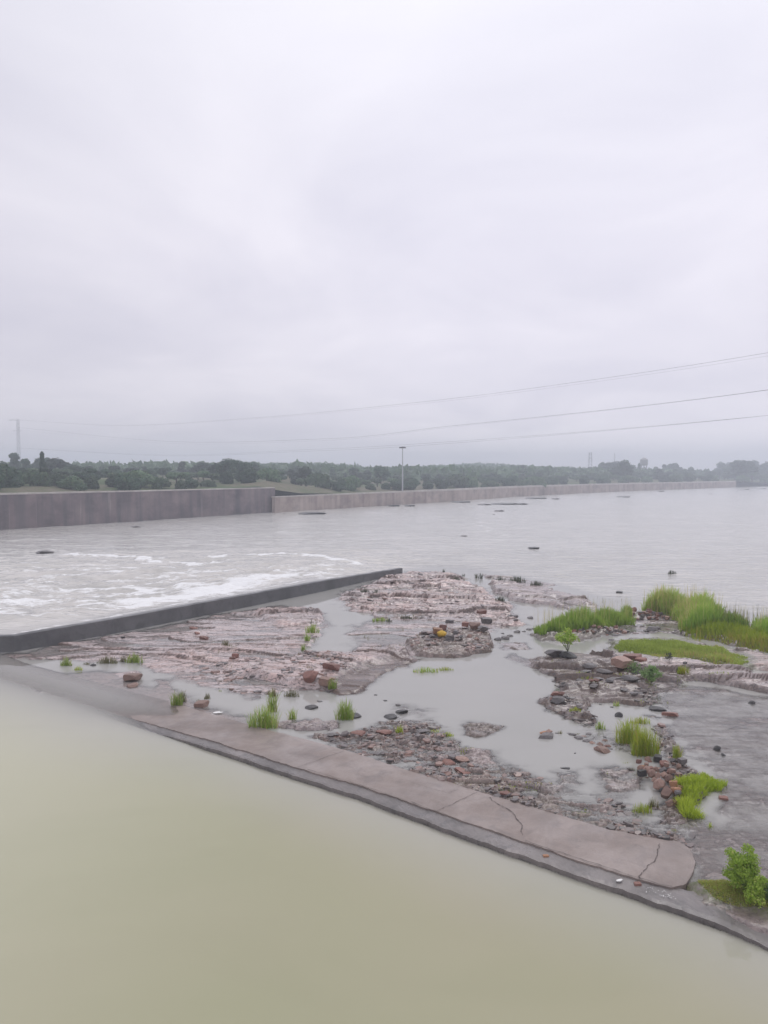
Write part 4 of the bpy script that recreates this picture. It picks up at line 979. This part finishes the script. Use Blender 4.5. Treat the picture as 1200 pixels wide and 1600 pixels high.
# rocks out in the river
for a, b, w_, l in [(70, 864, 24, 'low dark rock in the rapids, left'), (212, 824, 14, 'small dark rock near the tall wall'), (488, 803, 36, 'long flat dark rock off the end of the tall wall'), (443, 803, 5, 'tiny rock left of the long flat one'), (752, 820, 6, 'small dark rock at the head of the foam trail'), (771, 804, 5, 'upright little rock in mid river'), (790, 788, 36, 'long dark reef, right of the light mast'), (757, 789, 20, 'dark reef just left of the long one'), (720, 785, 26, 'thin reef close to the pink wall'), (640, 791, 14, 'small rock below the light mast'), (615, 791, 16, 'small flat rock left of the light mast'), (837, 779, 28, 'flat dark reef in the river right of centre'),
                    (868, 780, 12, 'small reef right of the flat dark one'), (974, 777, 18, 'dark humped rock in the river, right'), (1030, 768, 16, 'faint rock near the far right wall'), (1110, 772, 5, 'tiny rock toward the right end of the river'), (1163, 765, 14, 'dark rock near the right end of the far wall'), (1190, 764, 14, 'rocks at the right edge of the far river'), (725, 838, 10, 'low rock in mid river'), (834, 857, 15, 'low dark rock in the open river above the grass'), (812, 788, 24, 'thin flat reef on the right of the long dark reef'), (780, 799, 14, 'low flat rock before the reefs')]:
    p = P(a, b); r = w_ * p.y / F / 2 * 1.3; o = bpy.data.objects.new('river_rock', SM[('s_dark' if RS.random() < .4 else 's_grey', 'flat', 0)]); COL.objects.link(o)
    hz = min(r * .35, 0.5); o.location = (p.x, p.y, hz * .15); o.scale = (r, r * 0.8, hz); o.rotation_euler = (0, 0, RS.uniform(-.2, .2)); tag(o, l, 'rock', 'rocks out in the river')
flush_stones()

# ------------------------------------------------------------------ countless broken shards
def mat_shard():
    m = new_mat('shard_stone'); t = NT(m); v = t.attr('var').outputs['Fac']
    c = t.mix(t.rng(v, 0, .55), rgb(0.05, 0.044, 0.042), rgb(0.15, 0.125, 0.12)); c = t.mix(t.rng(v, .6, 1.0), c, rgb(0.27, 0.165, 0.135))
    t.out(t.bsdf(c, 0.3, t.bump(t.noise(20, 4, .6, t.pos()), .4, .01), 0.5)); return m
M['shard'] = mat_shard()
def shards(zones, label):
    rnd = random.Random(77); V = []; Fc = []; var = []
    for px, n, s0, s1, vb in zones:
        poly = W(px); xs = [p[0] for p in poly]; ysx = [p[1] for p in poly]
        X = np.array([rnd.uniform(min(xs), max(xs)) for _ in range(n * 4)]); Y = np.array([rnd.uniform(min(ysx), max(ysx)) for _ in range(n * 4)])
        k = np.where((sdpoly(X, Y, poly) > 0) & (fbm(X * .7, Y * .7, 303, 3) > -0.12))[0][:n]
        if not len(k): continue
        zs = shelf_z([(X[i], Y[i]) for i in k])
        for i, z in zip(k, zs):
            if z < -0.09: continue
            s = s0 + (s1 - s0) * rnd.random() ** 2.2; th = s * rnd.uniform(.08, .2); q = rnd.randint(5, 7); a0 = rnd.uniform(0, 6.28); el = rnd.uniform(.5, .9); rz = rnd.gauss(0, .5)
            tx, ty = rnd.gauss(0, .13), rnd.gauss(0.05, .13); b = len(V)
            for lv in (0, 1):
                for j in range(q):
                    a = a0 + j / q * 6.28 + ((j * 7919 + b) % 13 - 6) * .05; r = s * (.75 + ((j * 31 + b) % 11) / 22) * (1 if lv == 0 else .88)
                    u = math.cos(a) * r; v = math.sin(a) * r * el; xx = u * math.cos(rz) - v * math.sin(rz); yy = u * math.sin(rz) + v * math.cos(rz)
                    V.append((X[i] + xx, Y[i] + yy, max(z, -.02) - .02 + lv * th + .02 * lv + xx * tx + yy * ty))
            Fc.append(tuple(range(b + q, b + 2 * q))); Fc += [(b + j, b + (j + 1) % q, b + q + (j + 1) % q, b + q + j) for j in range(q)]
            v = min(1, max(0, rnd.gauss(vb, .25))); var += [v] * (q + 1)
    o = mesh_obj('rock_shards', V, Fc, M['shard']); set_var(o.data, var); tag(o, label, 'rubble', kind='stuff')
shards([([(498, 1152), (560, 1138), (625, 1122), (670, 1128), (722, 1152), (735, 1178), (790, 1195), (850, 1215), (905, 1240), (1000, 1262), (1080, 1290), (1084, 1325), (950, 1300), (850, 1272), (746, 1240), (640, 1206), (537, 1176)], 1500, .03, .16, .6),
        ([(640, 1203), (760, 1222), (880, 1266), (1000, 1300), (1080, 1318), (1084, 1330), (950, 1300), (850, 1274), (746, 1240)], 500, .02, .09, .55),
        ([(850, 1052), (900, 1085), (960, 1090), (1005, 1078), (1012, 1108), (1040, 1130), (1030, 1150), (960, 1148), (910, 1130), (850, 1108)], 450, .04, .18, .35),
        ([(1008, 1076), (1045, 1078), (1040, 1128), (1062, 1188), (1112, 1222), (1070, 1290), (1040, 1260), (1030, 1190), (1010, 1118)], 450, .03, .14, .45),
        ([(640, 1003), (662, 993), (730, 985), (764, 990), (772, 1004), (762, 1020), (705, 1026), (652, 1024)], 420, .04, .2, .75),
        ([(240, 1050), (380, 1030), (470, 1032), (560, 1030), (530, 1082), (380, 1092), (290, 1075)], 420, .04, .20, .7),
        ([(530, 928), (640, 893), (745, 915), (812, 976), (690, 977), (540, 950)], 260, .06, .26, .6),
        ([(700, 1100), (960, 1150), (1040, 1200), (900, 1210), (860, 1160)], 120, .03, .1, .3),
        ([(900, 985), (1060, 960), (1180, 1010), (1100, 1010), (980, 1000)], 380, .04, .16, .5)],
       'loose broken shards of sandstone strewn over the shelf and along the path')
# ------------------------------------------------------------------ grasses
def blades(V, Fc, var, rnd, x, y, z, h, lean, wd, vr=(0, 1)):
    a = rnd.uniform(0, 6.28); ln = rnd.uniform(0.0, lean) * h; dx, dy = math.cos(a) * ln, math.sin(a) * ln
    b = rnd.uniform(0, 3.14); wx, wy = math.cos(b) * wd, math.sin(b) * wd; i = len(V)
    V += [(x - wx, y - wy, z), (x + wx, y + wy, z), (x + dx * .3 - wx * .8, y + dy * .3 - wy * .8, z + h * .5), (x + dx * .3 + wx * .8, y + dy * .3 + wy * .8, z + h * .5),
          (x + dx * .7 - wx * .5, y + dy * .7 - wy * .5, z + h * .82), (x + dx * .7 + wx * .5, y + dy * .7 + wy * .5, z + h * .82), (x + dx, y + dy, z + h * (1 - .25 * ln / h))]
    Fc += [(i, i + 1, i + 3, i + 2), (i + 2, i + 3, i + 5, i + 4), (i + 4, i + 5, i + 6)]
    v = rnd.uniform(*vr); var += [v, v, v]
GR = random.Random(99)
def clump(px, py, wpx, hpx, mt, label, dens=1.0, lean=0.45, cat='grass', depth=0.5, group='grass tufts among the pools'):
    p = P(px, py); s = p.y / F; Wd = wpx * s; Hh = hpx * s * 1.05; V = []; Fc = []; var = []
    z = max(float(shelf_z([(p.x, p.y)])[0]), -0.06)
    n = int(max(14, min(420, 60 * dens * (wpx / 14) * (1 + hpx / 40))))
    wd = max(0.006, 0.4 * s)
    for _ in range(n):
        t = GR.gauss(0, .30); t = max(-.5, min(.5, t)); x = t * Wd; y = GR.gauss(0, .22) * max(Wd * depth, .12)
        h = Hh * (1 - 1.2 * t * t) * GR.uniform(.45, 1.0)
        blades(V, Fc, var, GR, x, y, -0.03, h, lean, wd * GR.uniform(.6, 1.2))
    o = mesh_obj('grass_tuft', V, Fc, M[mt]); o.location = (p.x, p.y, z); set_var(o.data, var); tag(o, label, cat, group)
for a in [(104, 1040, 18, 20, 'grass', 'green tuft, leftmost, on the wet sheet below the weir wall'), (122, 1047, 14, 12, 'grass_y', 'small yellowish tuft just right of the leftmost green tuft'), (136, 1038, 16, 8, 'grass_d', 'dry low tuft between the leftmost green tuft and the broad dry one'), (168, 1036, 32, 17, 'grass_d', 'broad dry tuft left of the bright green one below the weir'), (192, 1034, 10, 16, 'grass_d', 'thin dry stalks touching the bright green tuft'), (210, 1035, 28, 20, 'grass', 'bright green tuft leaning right beside the narrow pool'),
          (276, 1102, 18, 30, 'grass', 'upright green clump beside the path left of the pink block'), (284, 1096, 14, 24, 'grass_d', 'dry clump behind the upright green clump'), (310, 1100, 6, 16, 'grass_d', 'few dry stalks left above the pink block'), (324, 1092, 9, 17, 'grass_d', 'dry stalks right above the pink block'), (344, 1080, 5, 8, 'grass', 'tiny green sprig in the narrow pool'),
          (412, 1137, 42, 46, 'grass', 'largest bright clump at the upper edge of the path, centre left'), (426, 1112, 14, 42, 'grass', 'taller narrow clump behind the largest one at the path'), (427, 1088, 14, 20, 'grass_d', 'dry clump at the edge of the red rock above the largest clump'), (457, 1124, 12, 26, 'grass', 'slim green clump on the dark rock right of the largest clump'), (456, 1088, 22, 18, 'grass_d', 'pale loose tuft on the red rock edge left of the red boulder'), (520, 1080, 13, 22, 'grass', 'green clump just right of the pale block'), (538, 1124, 26, 42, 'grass', 'tall green clump standing in the pool below the ledge'),
          (488, 990, 20, 18, 'grass', 'green tuft on the edge of the upper left pool'), (480, 1003, 8, 18, 'grass', 'narrow green tuft below the one on the pool edge'), (474, 1016, 7, 16, 'grass', 'lowest narrow tuft along the crack by the upper left pool'), (437, 1030, 10, 7, 'grass_d', 'little dry tuft in the middle of the rock field'), (352, 1012, 12, 12, 'grass_d', 'faint tuft on the rock field below the weir'),
          (570, 930, 14, 12, 'grass_g', 'grey tuft near the weir end, left of a pair'), (588, 929, 10, 11, 'grass_g', 'grey tuft near the weir end, right of a pair'), (594, 970, 24, 8, 'grass', 'low green tuft on the thin rock above the pool'), (608, 971, 8, 9, 'grass_g', 'dark sprig right of the low green tuft'), (634, 967, 18, 7, 'grass_g', 'low dull tuft on the layered bed edge'), (665, 1050, 38, 13, 'grass', 'row of green shoots in the pool under the islet, left part'), (695, 1047, 26, 10, 'grass_y', 'yellowish shoots in the pool under the islet, right part'),
          (624, 1147, 11, 18, 'grass_y', 'single orange tipped tuft at the top of the debris strip'), (680, 1143, 26, 9, 'grass_y', 'low pale yellow tuft on the debris strip'), (700, 1150, 16, 8, 'grass_y', 'small yellow tuft at the corner of the debris strip'),
          (744, 903, 6, 11, 'grass_g', 'dark sprig in the water beyond the layered bed, left of two'), (751, 904, 6, 12, 'grass_g', 'dark sprig in the water beyond the layered bed, right of two'), (713, 909, 12, 7, 'grass_g', 'small dull tuft on the layered bed top'), (693, 897, 4, 7, 'grass_g', 'lone tiny sprig at the far edge of the layered bed'), (724, 900, 4, 7, 'grass_g', 'tiny sprig left of the two dark sprigs'), (782, 910, 14, 11, 'grass_g', 'dull low shrub tuft at the back ledge, left'), (808, 912, 24, 13, 'grass_g', 'rounded dull shrub on the back ledge'), (838, 921, 18, 10, 'grass_g', 'sparse grey tuft on the slab shelf'), (781, 943, 14, 10, 'grass_g', 'grey tuft in the channel above the layered bed end'), (1050, 897, 12, 10, 'grass_g', 'dark tuft growing alone out in the river'),
          (898, 1119, 18, 12, 'grass_y', 'yellow green tuft on the lower point of the right ridge'), (963, 1103, 9, 16, 'grass', 'small upright tuft by the white puddle'), (938, 1139, 14, 20, 'grass', 'bright small clump right of the pool cluster'), (875, 1146, 9, 11, 'grass_d', 'thin tuft among the flat stones in the pool'), (902, 1147, 8, 8, 'grass_d', 'tiny tuft on the flat stones in the pool'), (1008, 1180, 40, 55, 'grass_y', 'right half of the biggest bright clump above the rubble pile'), (984, 1160, 42, 48, 'grass_y', 'left half of the biggest bright clump above the rubble pile'), (1000, 1130, 30, 18, 'grass_y', 'low growth behind the biggest bright clump'), (1058, 1187, 14, 26, 'grass_y', 'narrow bright tuft on the rock spine right of the biggest clump'),
          (1003, 1269, 30, 24, 'grass_y', 'low bright tuft in the puddle below the rubble pile'), (1020, 1262, 18, 22, 'grass_d', 'dry stalks right behind the low bright tuft'), (1110, 1292, 8, 14, 'grass_y', 'tiny tuft on the wet flats right of the path end'), (1054, 1298, 10, 9, 'grass_y', 'tiny tuft on the debris near the path end'), (1067, 1058, 18, 17, 'grass_y', 'yellow green rosette on the rim of the right ridge'), (1103, 985, 12, 14, 'grass_d', 'dry tuft beside the right grass bed'), (1025, 1192, 4, 6, 'grass_g', 'tiny sprig in the rubble pile'), (979, 1192, 12, 8, 'grass_y', 'tiny yellow tuft left of the rubble pile'), (85, 1003, 9, 6, 'grass_y', 'tiny plant at the foot of the weir wall, far left')]:
    clump(*a)

def bedgrass(name, polypx, h, n, mt, label, stalks=0, lean=.4, hb=None, wdk=.5, kind='stuff', clus=None):
    poly = W(polypx); xs = [p[0] for p in poly]; ysx = [p[1] for p in poly]; pts = []
    while len(pts) < n:
        X = np.array([GR.uniform(min(xs), max(xs)) for _ in range(n)]); Y = np.array([GR.uniform(min(ysx), max(ysx)) for _ in range(n)])
        s = sdpoly(X, Y, poly) + 0.5 * fbm(X * 1.2, Y * 1.2, 44, 3)
        if clus: s = np.minimum(s, (fbm(X * 1.3, Y * 1.3, 144, 3) - clus) * 4)
        pts += [(a, b, c) for a, b, c in zip(X, Y, s) if c > 0]
    pts = pts[:n]; zs = shelf_z(pts); V = []; Fc = []; var = []
    X = np.array([p[0] for p in pts]); Y = np.array([p[1] for p in pts]); nn = fbm(X * .8, Y * .8, 9, 3); vv = fbm(X * .5, Y * .5, 19, 3)
    for (x, y, c), z, q, v in zip(pts, zs, nn, vv):
        hh = h * (0.55 + 0.45 * min(1, c / 0.9)) * (0.95 + 0.7 * q) * GR.uniform(.6, 1.05)
        v0 = min(.8, max(0, .45 + .9 * v)); blades(V, Fc, var, GR, x, y, z - .03, hh, lean, wdk * y / F * GR.uniform(.7, 1.2), (max(0, v0 - .25), min(1, v0 + .25)))
    for k in range(stalks):
        x, y, c = pts[GR.randrange(n)]; blades(V, Fc, var, GR, x, y, 0, h * GR.uniform(1.15, 1.45), .15, wdk * .5 * y / F, (.85, 1))
    o = mesh_obj(name, V, Fc, M[mt]); set_var(o.data, var); tag(o, label, 'grass', kind=kind)
bedgrass('tall_grass', [(836, 992), (860, 984), (920, 976), (982, 966), (986, 975), (950, 984), (900, 992), (850, 997)], 1.05, 6500, 'grass', 'dense bright green tall grass bed, left of the two on the rocky bank', 160)
bedgrass('tall_grass', [(1002, 958), (1060, 948), (1110, 956), (1125, 972), (1120, 990), (1080, 994), (1062, 980), (1058, 965), (1030, 961)], 1.25, 8500, 'grass', 'dense tall grass bed, right and larger of the two on the rocky bank', 260)
bedgrass('tall_grass', [(1075, 985), (1130, 985), (1180, 996), (1260, 1012), (1260, 1034), (1180, 1018), (1120, 1004), (1060, 1000)], .55, 6000, 'grass_y', 'yellower lower grass in front of and right of the large grass bed', 100)
bedgrass('reed_grass', [(1128, 976), (1160, 976), (1165, 990), (1130, 988)], .95, 700, 'grass', 'small separate stand of reeds right of the large grass bed', 60)
bedgrass('reed_grass', [(1180, 985), (1260, 992), (1260, 1010), (1185, 1002)], 1.1, 1600, 'grass', 'stand of reeds at the right edge of the picture', 60)
bedgrass('low_grass', [(962, 1004), (1060, 1007), (1120, 1020), (1160, 1032), (1185, 1042), (1160, 1050), (1090, 1038), (1020, 1030), (966, 1022)], .30, 11000, 'turf', 'smooth low strip of bright grass between the rock slabs', 0, .7)
bedgrass('grass_bank', [(1080, 1208), (1112, 1204), (1116, 1222), (1104, 1246), (1092, 1268), (1080, 1280), (1062, 1272), (1066, 1240), (1078, 1225)], .38, 3800, 'grass_y', 'long bright grass hanging along the rock spine right of the rubble pile', 0, .9, wdk=.55)
bedgrass('moss_mat', [(1078, 1384), (1110, 1384), (1150, 1394), (1200, 1410), (1240, 1428), (1220, 1434), (1160, 1414), (1100, 1398)], .12, 13000, 'turf', 'yellow green mossy mat at the end of the concrete path', 0, 1.0, wdk=.5)
bedgrass('reed_stalks', [(905, 932), (1000, 935), (1000, 950), (900, 950)], .55, 90, 'grass_d', 'sparse thin stalks standing in the water before the tall grass', 0, .15, wdk=.3)
bedgrass('reed_stalks', [(1110, 970), (1250, 980), (1250, 1000), (1120, 990)], 1.3, 160, 'grass_d', 'sparse dry stalks standing between the reeds at the right', 0, .15, wdk=.3)

bedgrass('sparse_grass', [(250, 1050), (480, 960), (700, 900), (820, 930), (640, 1025), (500, 1090), (330, 1095)], .16, 700, 'grass_d', 'tiny dry sprigs rooted in the cracks of the rock shelf', 0, .5, wdk=.45, clus=.42)
bedgrass('sparse_grass', [(500, 1150), (700, 1130), (1000, 1220), (1085, 1310), (900, 1275), (640, 1200)], .10, 700, 'grass_y', 'tiny yellow green sprigs among the debris beside the path', 0, .7, wdk=.5, clus=.40)
bedgrass('sparse_grass', [(850, 1040), (1000, 1030), (1200, 1060), (1180, 1080), (1040, 1070), (1040, 1130), (940, 1140), (860, 1100)], .15, 600, 'grass_y', 'tiny green sprigs growing along the cracks of the right ridge', 0, .6, wdk=.45, clus=.38)
# small tree and leafy shrubs
def shrub(name, px, py, wpx, hpx, mt, label, n, leaf, trunk=True, cat='shrub', seed=1, low=0.2):
    rnd = random.Random(seed); p = P(px, py); s = p.y / F; z = max(float(shelf_z([(p.x, p.y)])[0]), 0.0); Hh = hpx * s; Wd = wpx * s
    root = empty(name, (p.x, p.y, z)); tag(root, label, cat); lobes = []
    for _ in range(14 if trunk else 26):
        a = rnd.uniform(0, 6.28); r = rnd.uniform(0, .36 if trunk else .42) * Wd; lobes.append((math.cos(a) * r, math.sin(a) * r, Hh * rnd.uniform(low + .12, .85 - .35 * (r / Wd)), Wd * rnd.uniform(.12, .2)))
    V, Fc, var = leaf_cloud(rnd, lobes, n, leaf * s, 0.9); c = mesh_obj('crown', V, Fc, M[mt], root); set_var(c.data, var)
    V = []; Fc = []
    tube(V, Fc, [(0, 0, -.1), (0, 0, Hh * .5)], [Wd * .018, Wd * .009], 6)
    for l in lobes[:9]: tube(V, Fc, [(0, 0, Hh * low * .5), (l[0] * .6, l[1] * .6, l[2] * .7), (l[0], l[1], l[2])], [Wd * .012, Wd * .008, Wd * .003], 5)
    mesh_obj('trunk' if trunk else 'stem', V, Fc, M['stem'], root)
shrub('small_tree', 887, 1037, 46, 50, 'leaf', 'small bright green sapling on the dark rock in the pool', 900, 2.4, cat='tree', seed=3, low=.38)
shrub('leafy_shrub', 1017, 1072, 32, 32, 'leaf_b', 'pale green leafy shrub hanging over the right ridge', 900, 2.0, False, seed=4, low=.05)
shrub('leafy_shrub', 990, 1058, 34, 20, 'leaf_b', 'dull spreading shrub left of the pale green one on the right ridge', 350, 1.7, False, seed=5, low=.05)
shrub('leafy_shrub', 1045, 1044, 14, 16, 'grass_g', 'thin grey shrub above the pale green one', 180, 1.5, False, seed=6, low=.05)
shrub('leafy_bush', 1163, 1402, 66, 84, 'leaf', 'bright green leafy bush at the water at the bottom right', 5200, 2.6, False, cat='bush', seed=8, low=.05)
shrub('leafy_bush', 1182, 1418, 56, 50, 'leaf', 'lower bright green bush overlapping the front of the leafy bush', 2600, 2.3, False, cat='bush', seed=9, low=.0)
shrub('leafy_bush', 1205, 1420, 30, 40, 'leaf_b', 'darker leafy bush at the right edge behind the bright one', 900, 2.2, False, cat='bush', seed=10, low=.0)

# scraps
rnd = random.Random(2)
def scrap(px, py, s, label, z=.02):
    p = P(px, py); V = []; n = 9
    for i in range(n):
        a = i / n * 6.28; r = s * rnd.uniform(.5, 1); V.append((math.cos(a) * r * 1.8, math.sin(a) * r, rnd.uniform(0, .012)))
    V2 = [(a, b, c - .012) for a, b, c in V]; Fc = [tuple(range(n)), tuple(range(2 * n - 1, n - 1, -1))] + [(i, n + i, n + (i + 1) % n, (i + 1) % n) for i in range(n)]
    o = mesh_obj('paper_scrap', V + V2, Fc, M['white']); o.location = (p.x, p.y, max(z, .01)); o.rotation_euler = (.05, -.08, rnd.uniform(-.3, .3)); tag(o, label, 'litter')
scrap(340, 1114, .11, 'white scrap floating at the upper edge of the path'); scrap(330, 1117, .06, 'smaller white scrap beside the floating one')
scrap(968, 1378, .045, 'white scrap on the dark ledge near the brick', .03)
def speck():
    V = []; Fc = []
    for _ in range(45):
        t = rnd.random(); p = P(1010 + 45 * t + rnd.uniform(-4, 4), 1391 + 11 * t + rnd.uniform(-4, 5)); r = rnd.uniform(.004, .013); i = len(V)
        for k in range(5): a = k / 5 * 6.28; V.append((p.x + math.cos(a) * r * rnd.uniform(.6, 1.2), p.y + math.sin(a) * r, .024))
        Fc.append(tuple(range(i, i + 5)))
    o = mesh_obj('white_specks', V, Fc, M['white']); tag(o, 'sprinkle of tiny white specks on the dark ledge', 'specks', kind='stuff')
speck()

# ------------------------------------------------------------------ haze
hz = bpy.data.meshes.new('haze'); bm = bmesh.new(); bmesh.ops.create_cube(bm, size=1)
for v in bm.verts: v.co = Vector((v.co.x * 2600 + 200, v.co.y * 1500 + 650, v.co.z * 46 + 20.0))
bm.to_mesh(hz); bm.free(); ho = bpy.data.objects.new('haze', hz); COL.objects.link(ho)
m = new_mat('haze_air'); t = NT(m)
pv = t.n('ShaderNodeVolumePrincipled', {'Color': rgb(0.83, 0.89, 0.98), 'Density': 0.0013, 'Anisotropy': 0.1})
t.out(None, pv.outputs[0]); hz.materials.append(m)
tag(ho, 'pale damp haze over the river', 'haze', kind='stuff')
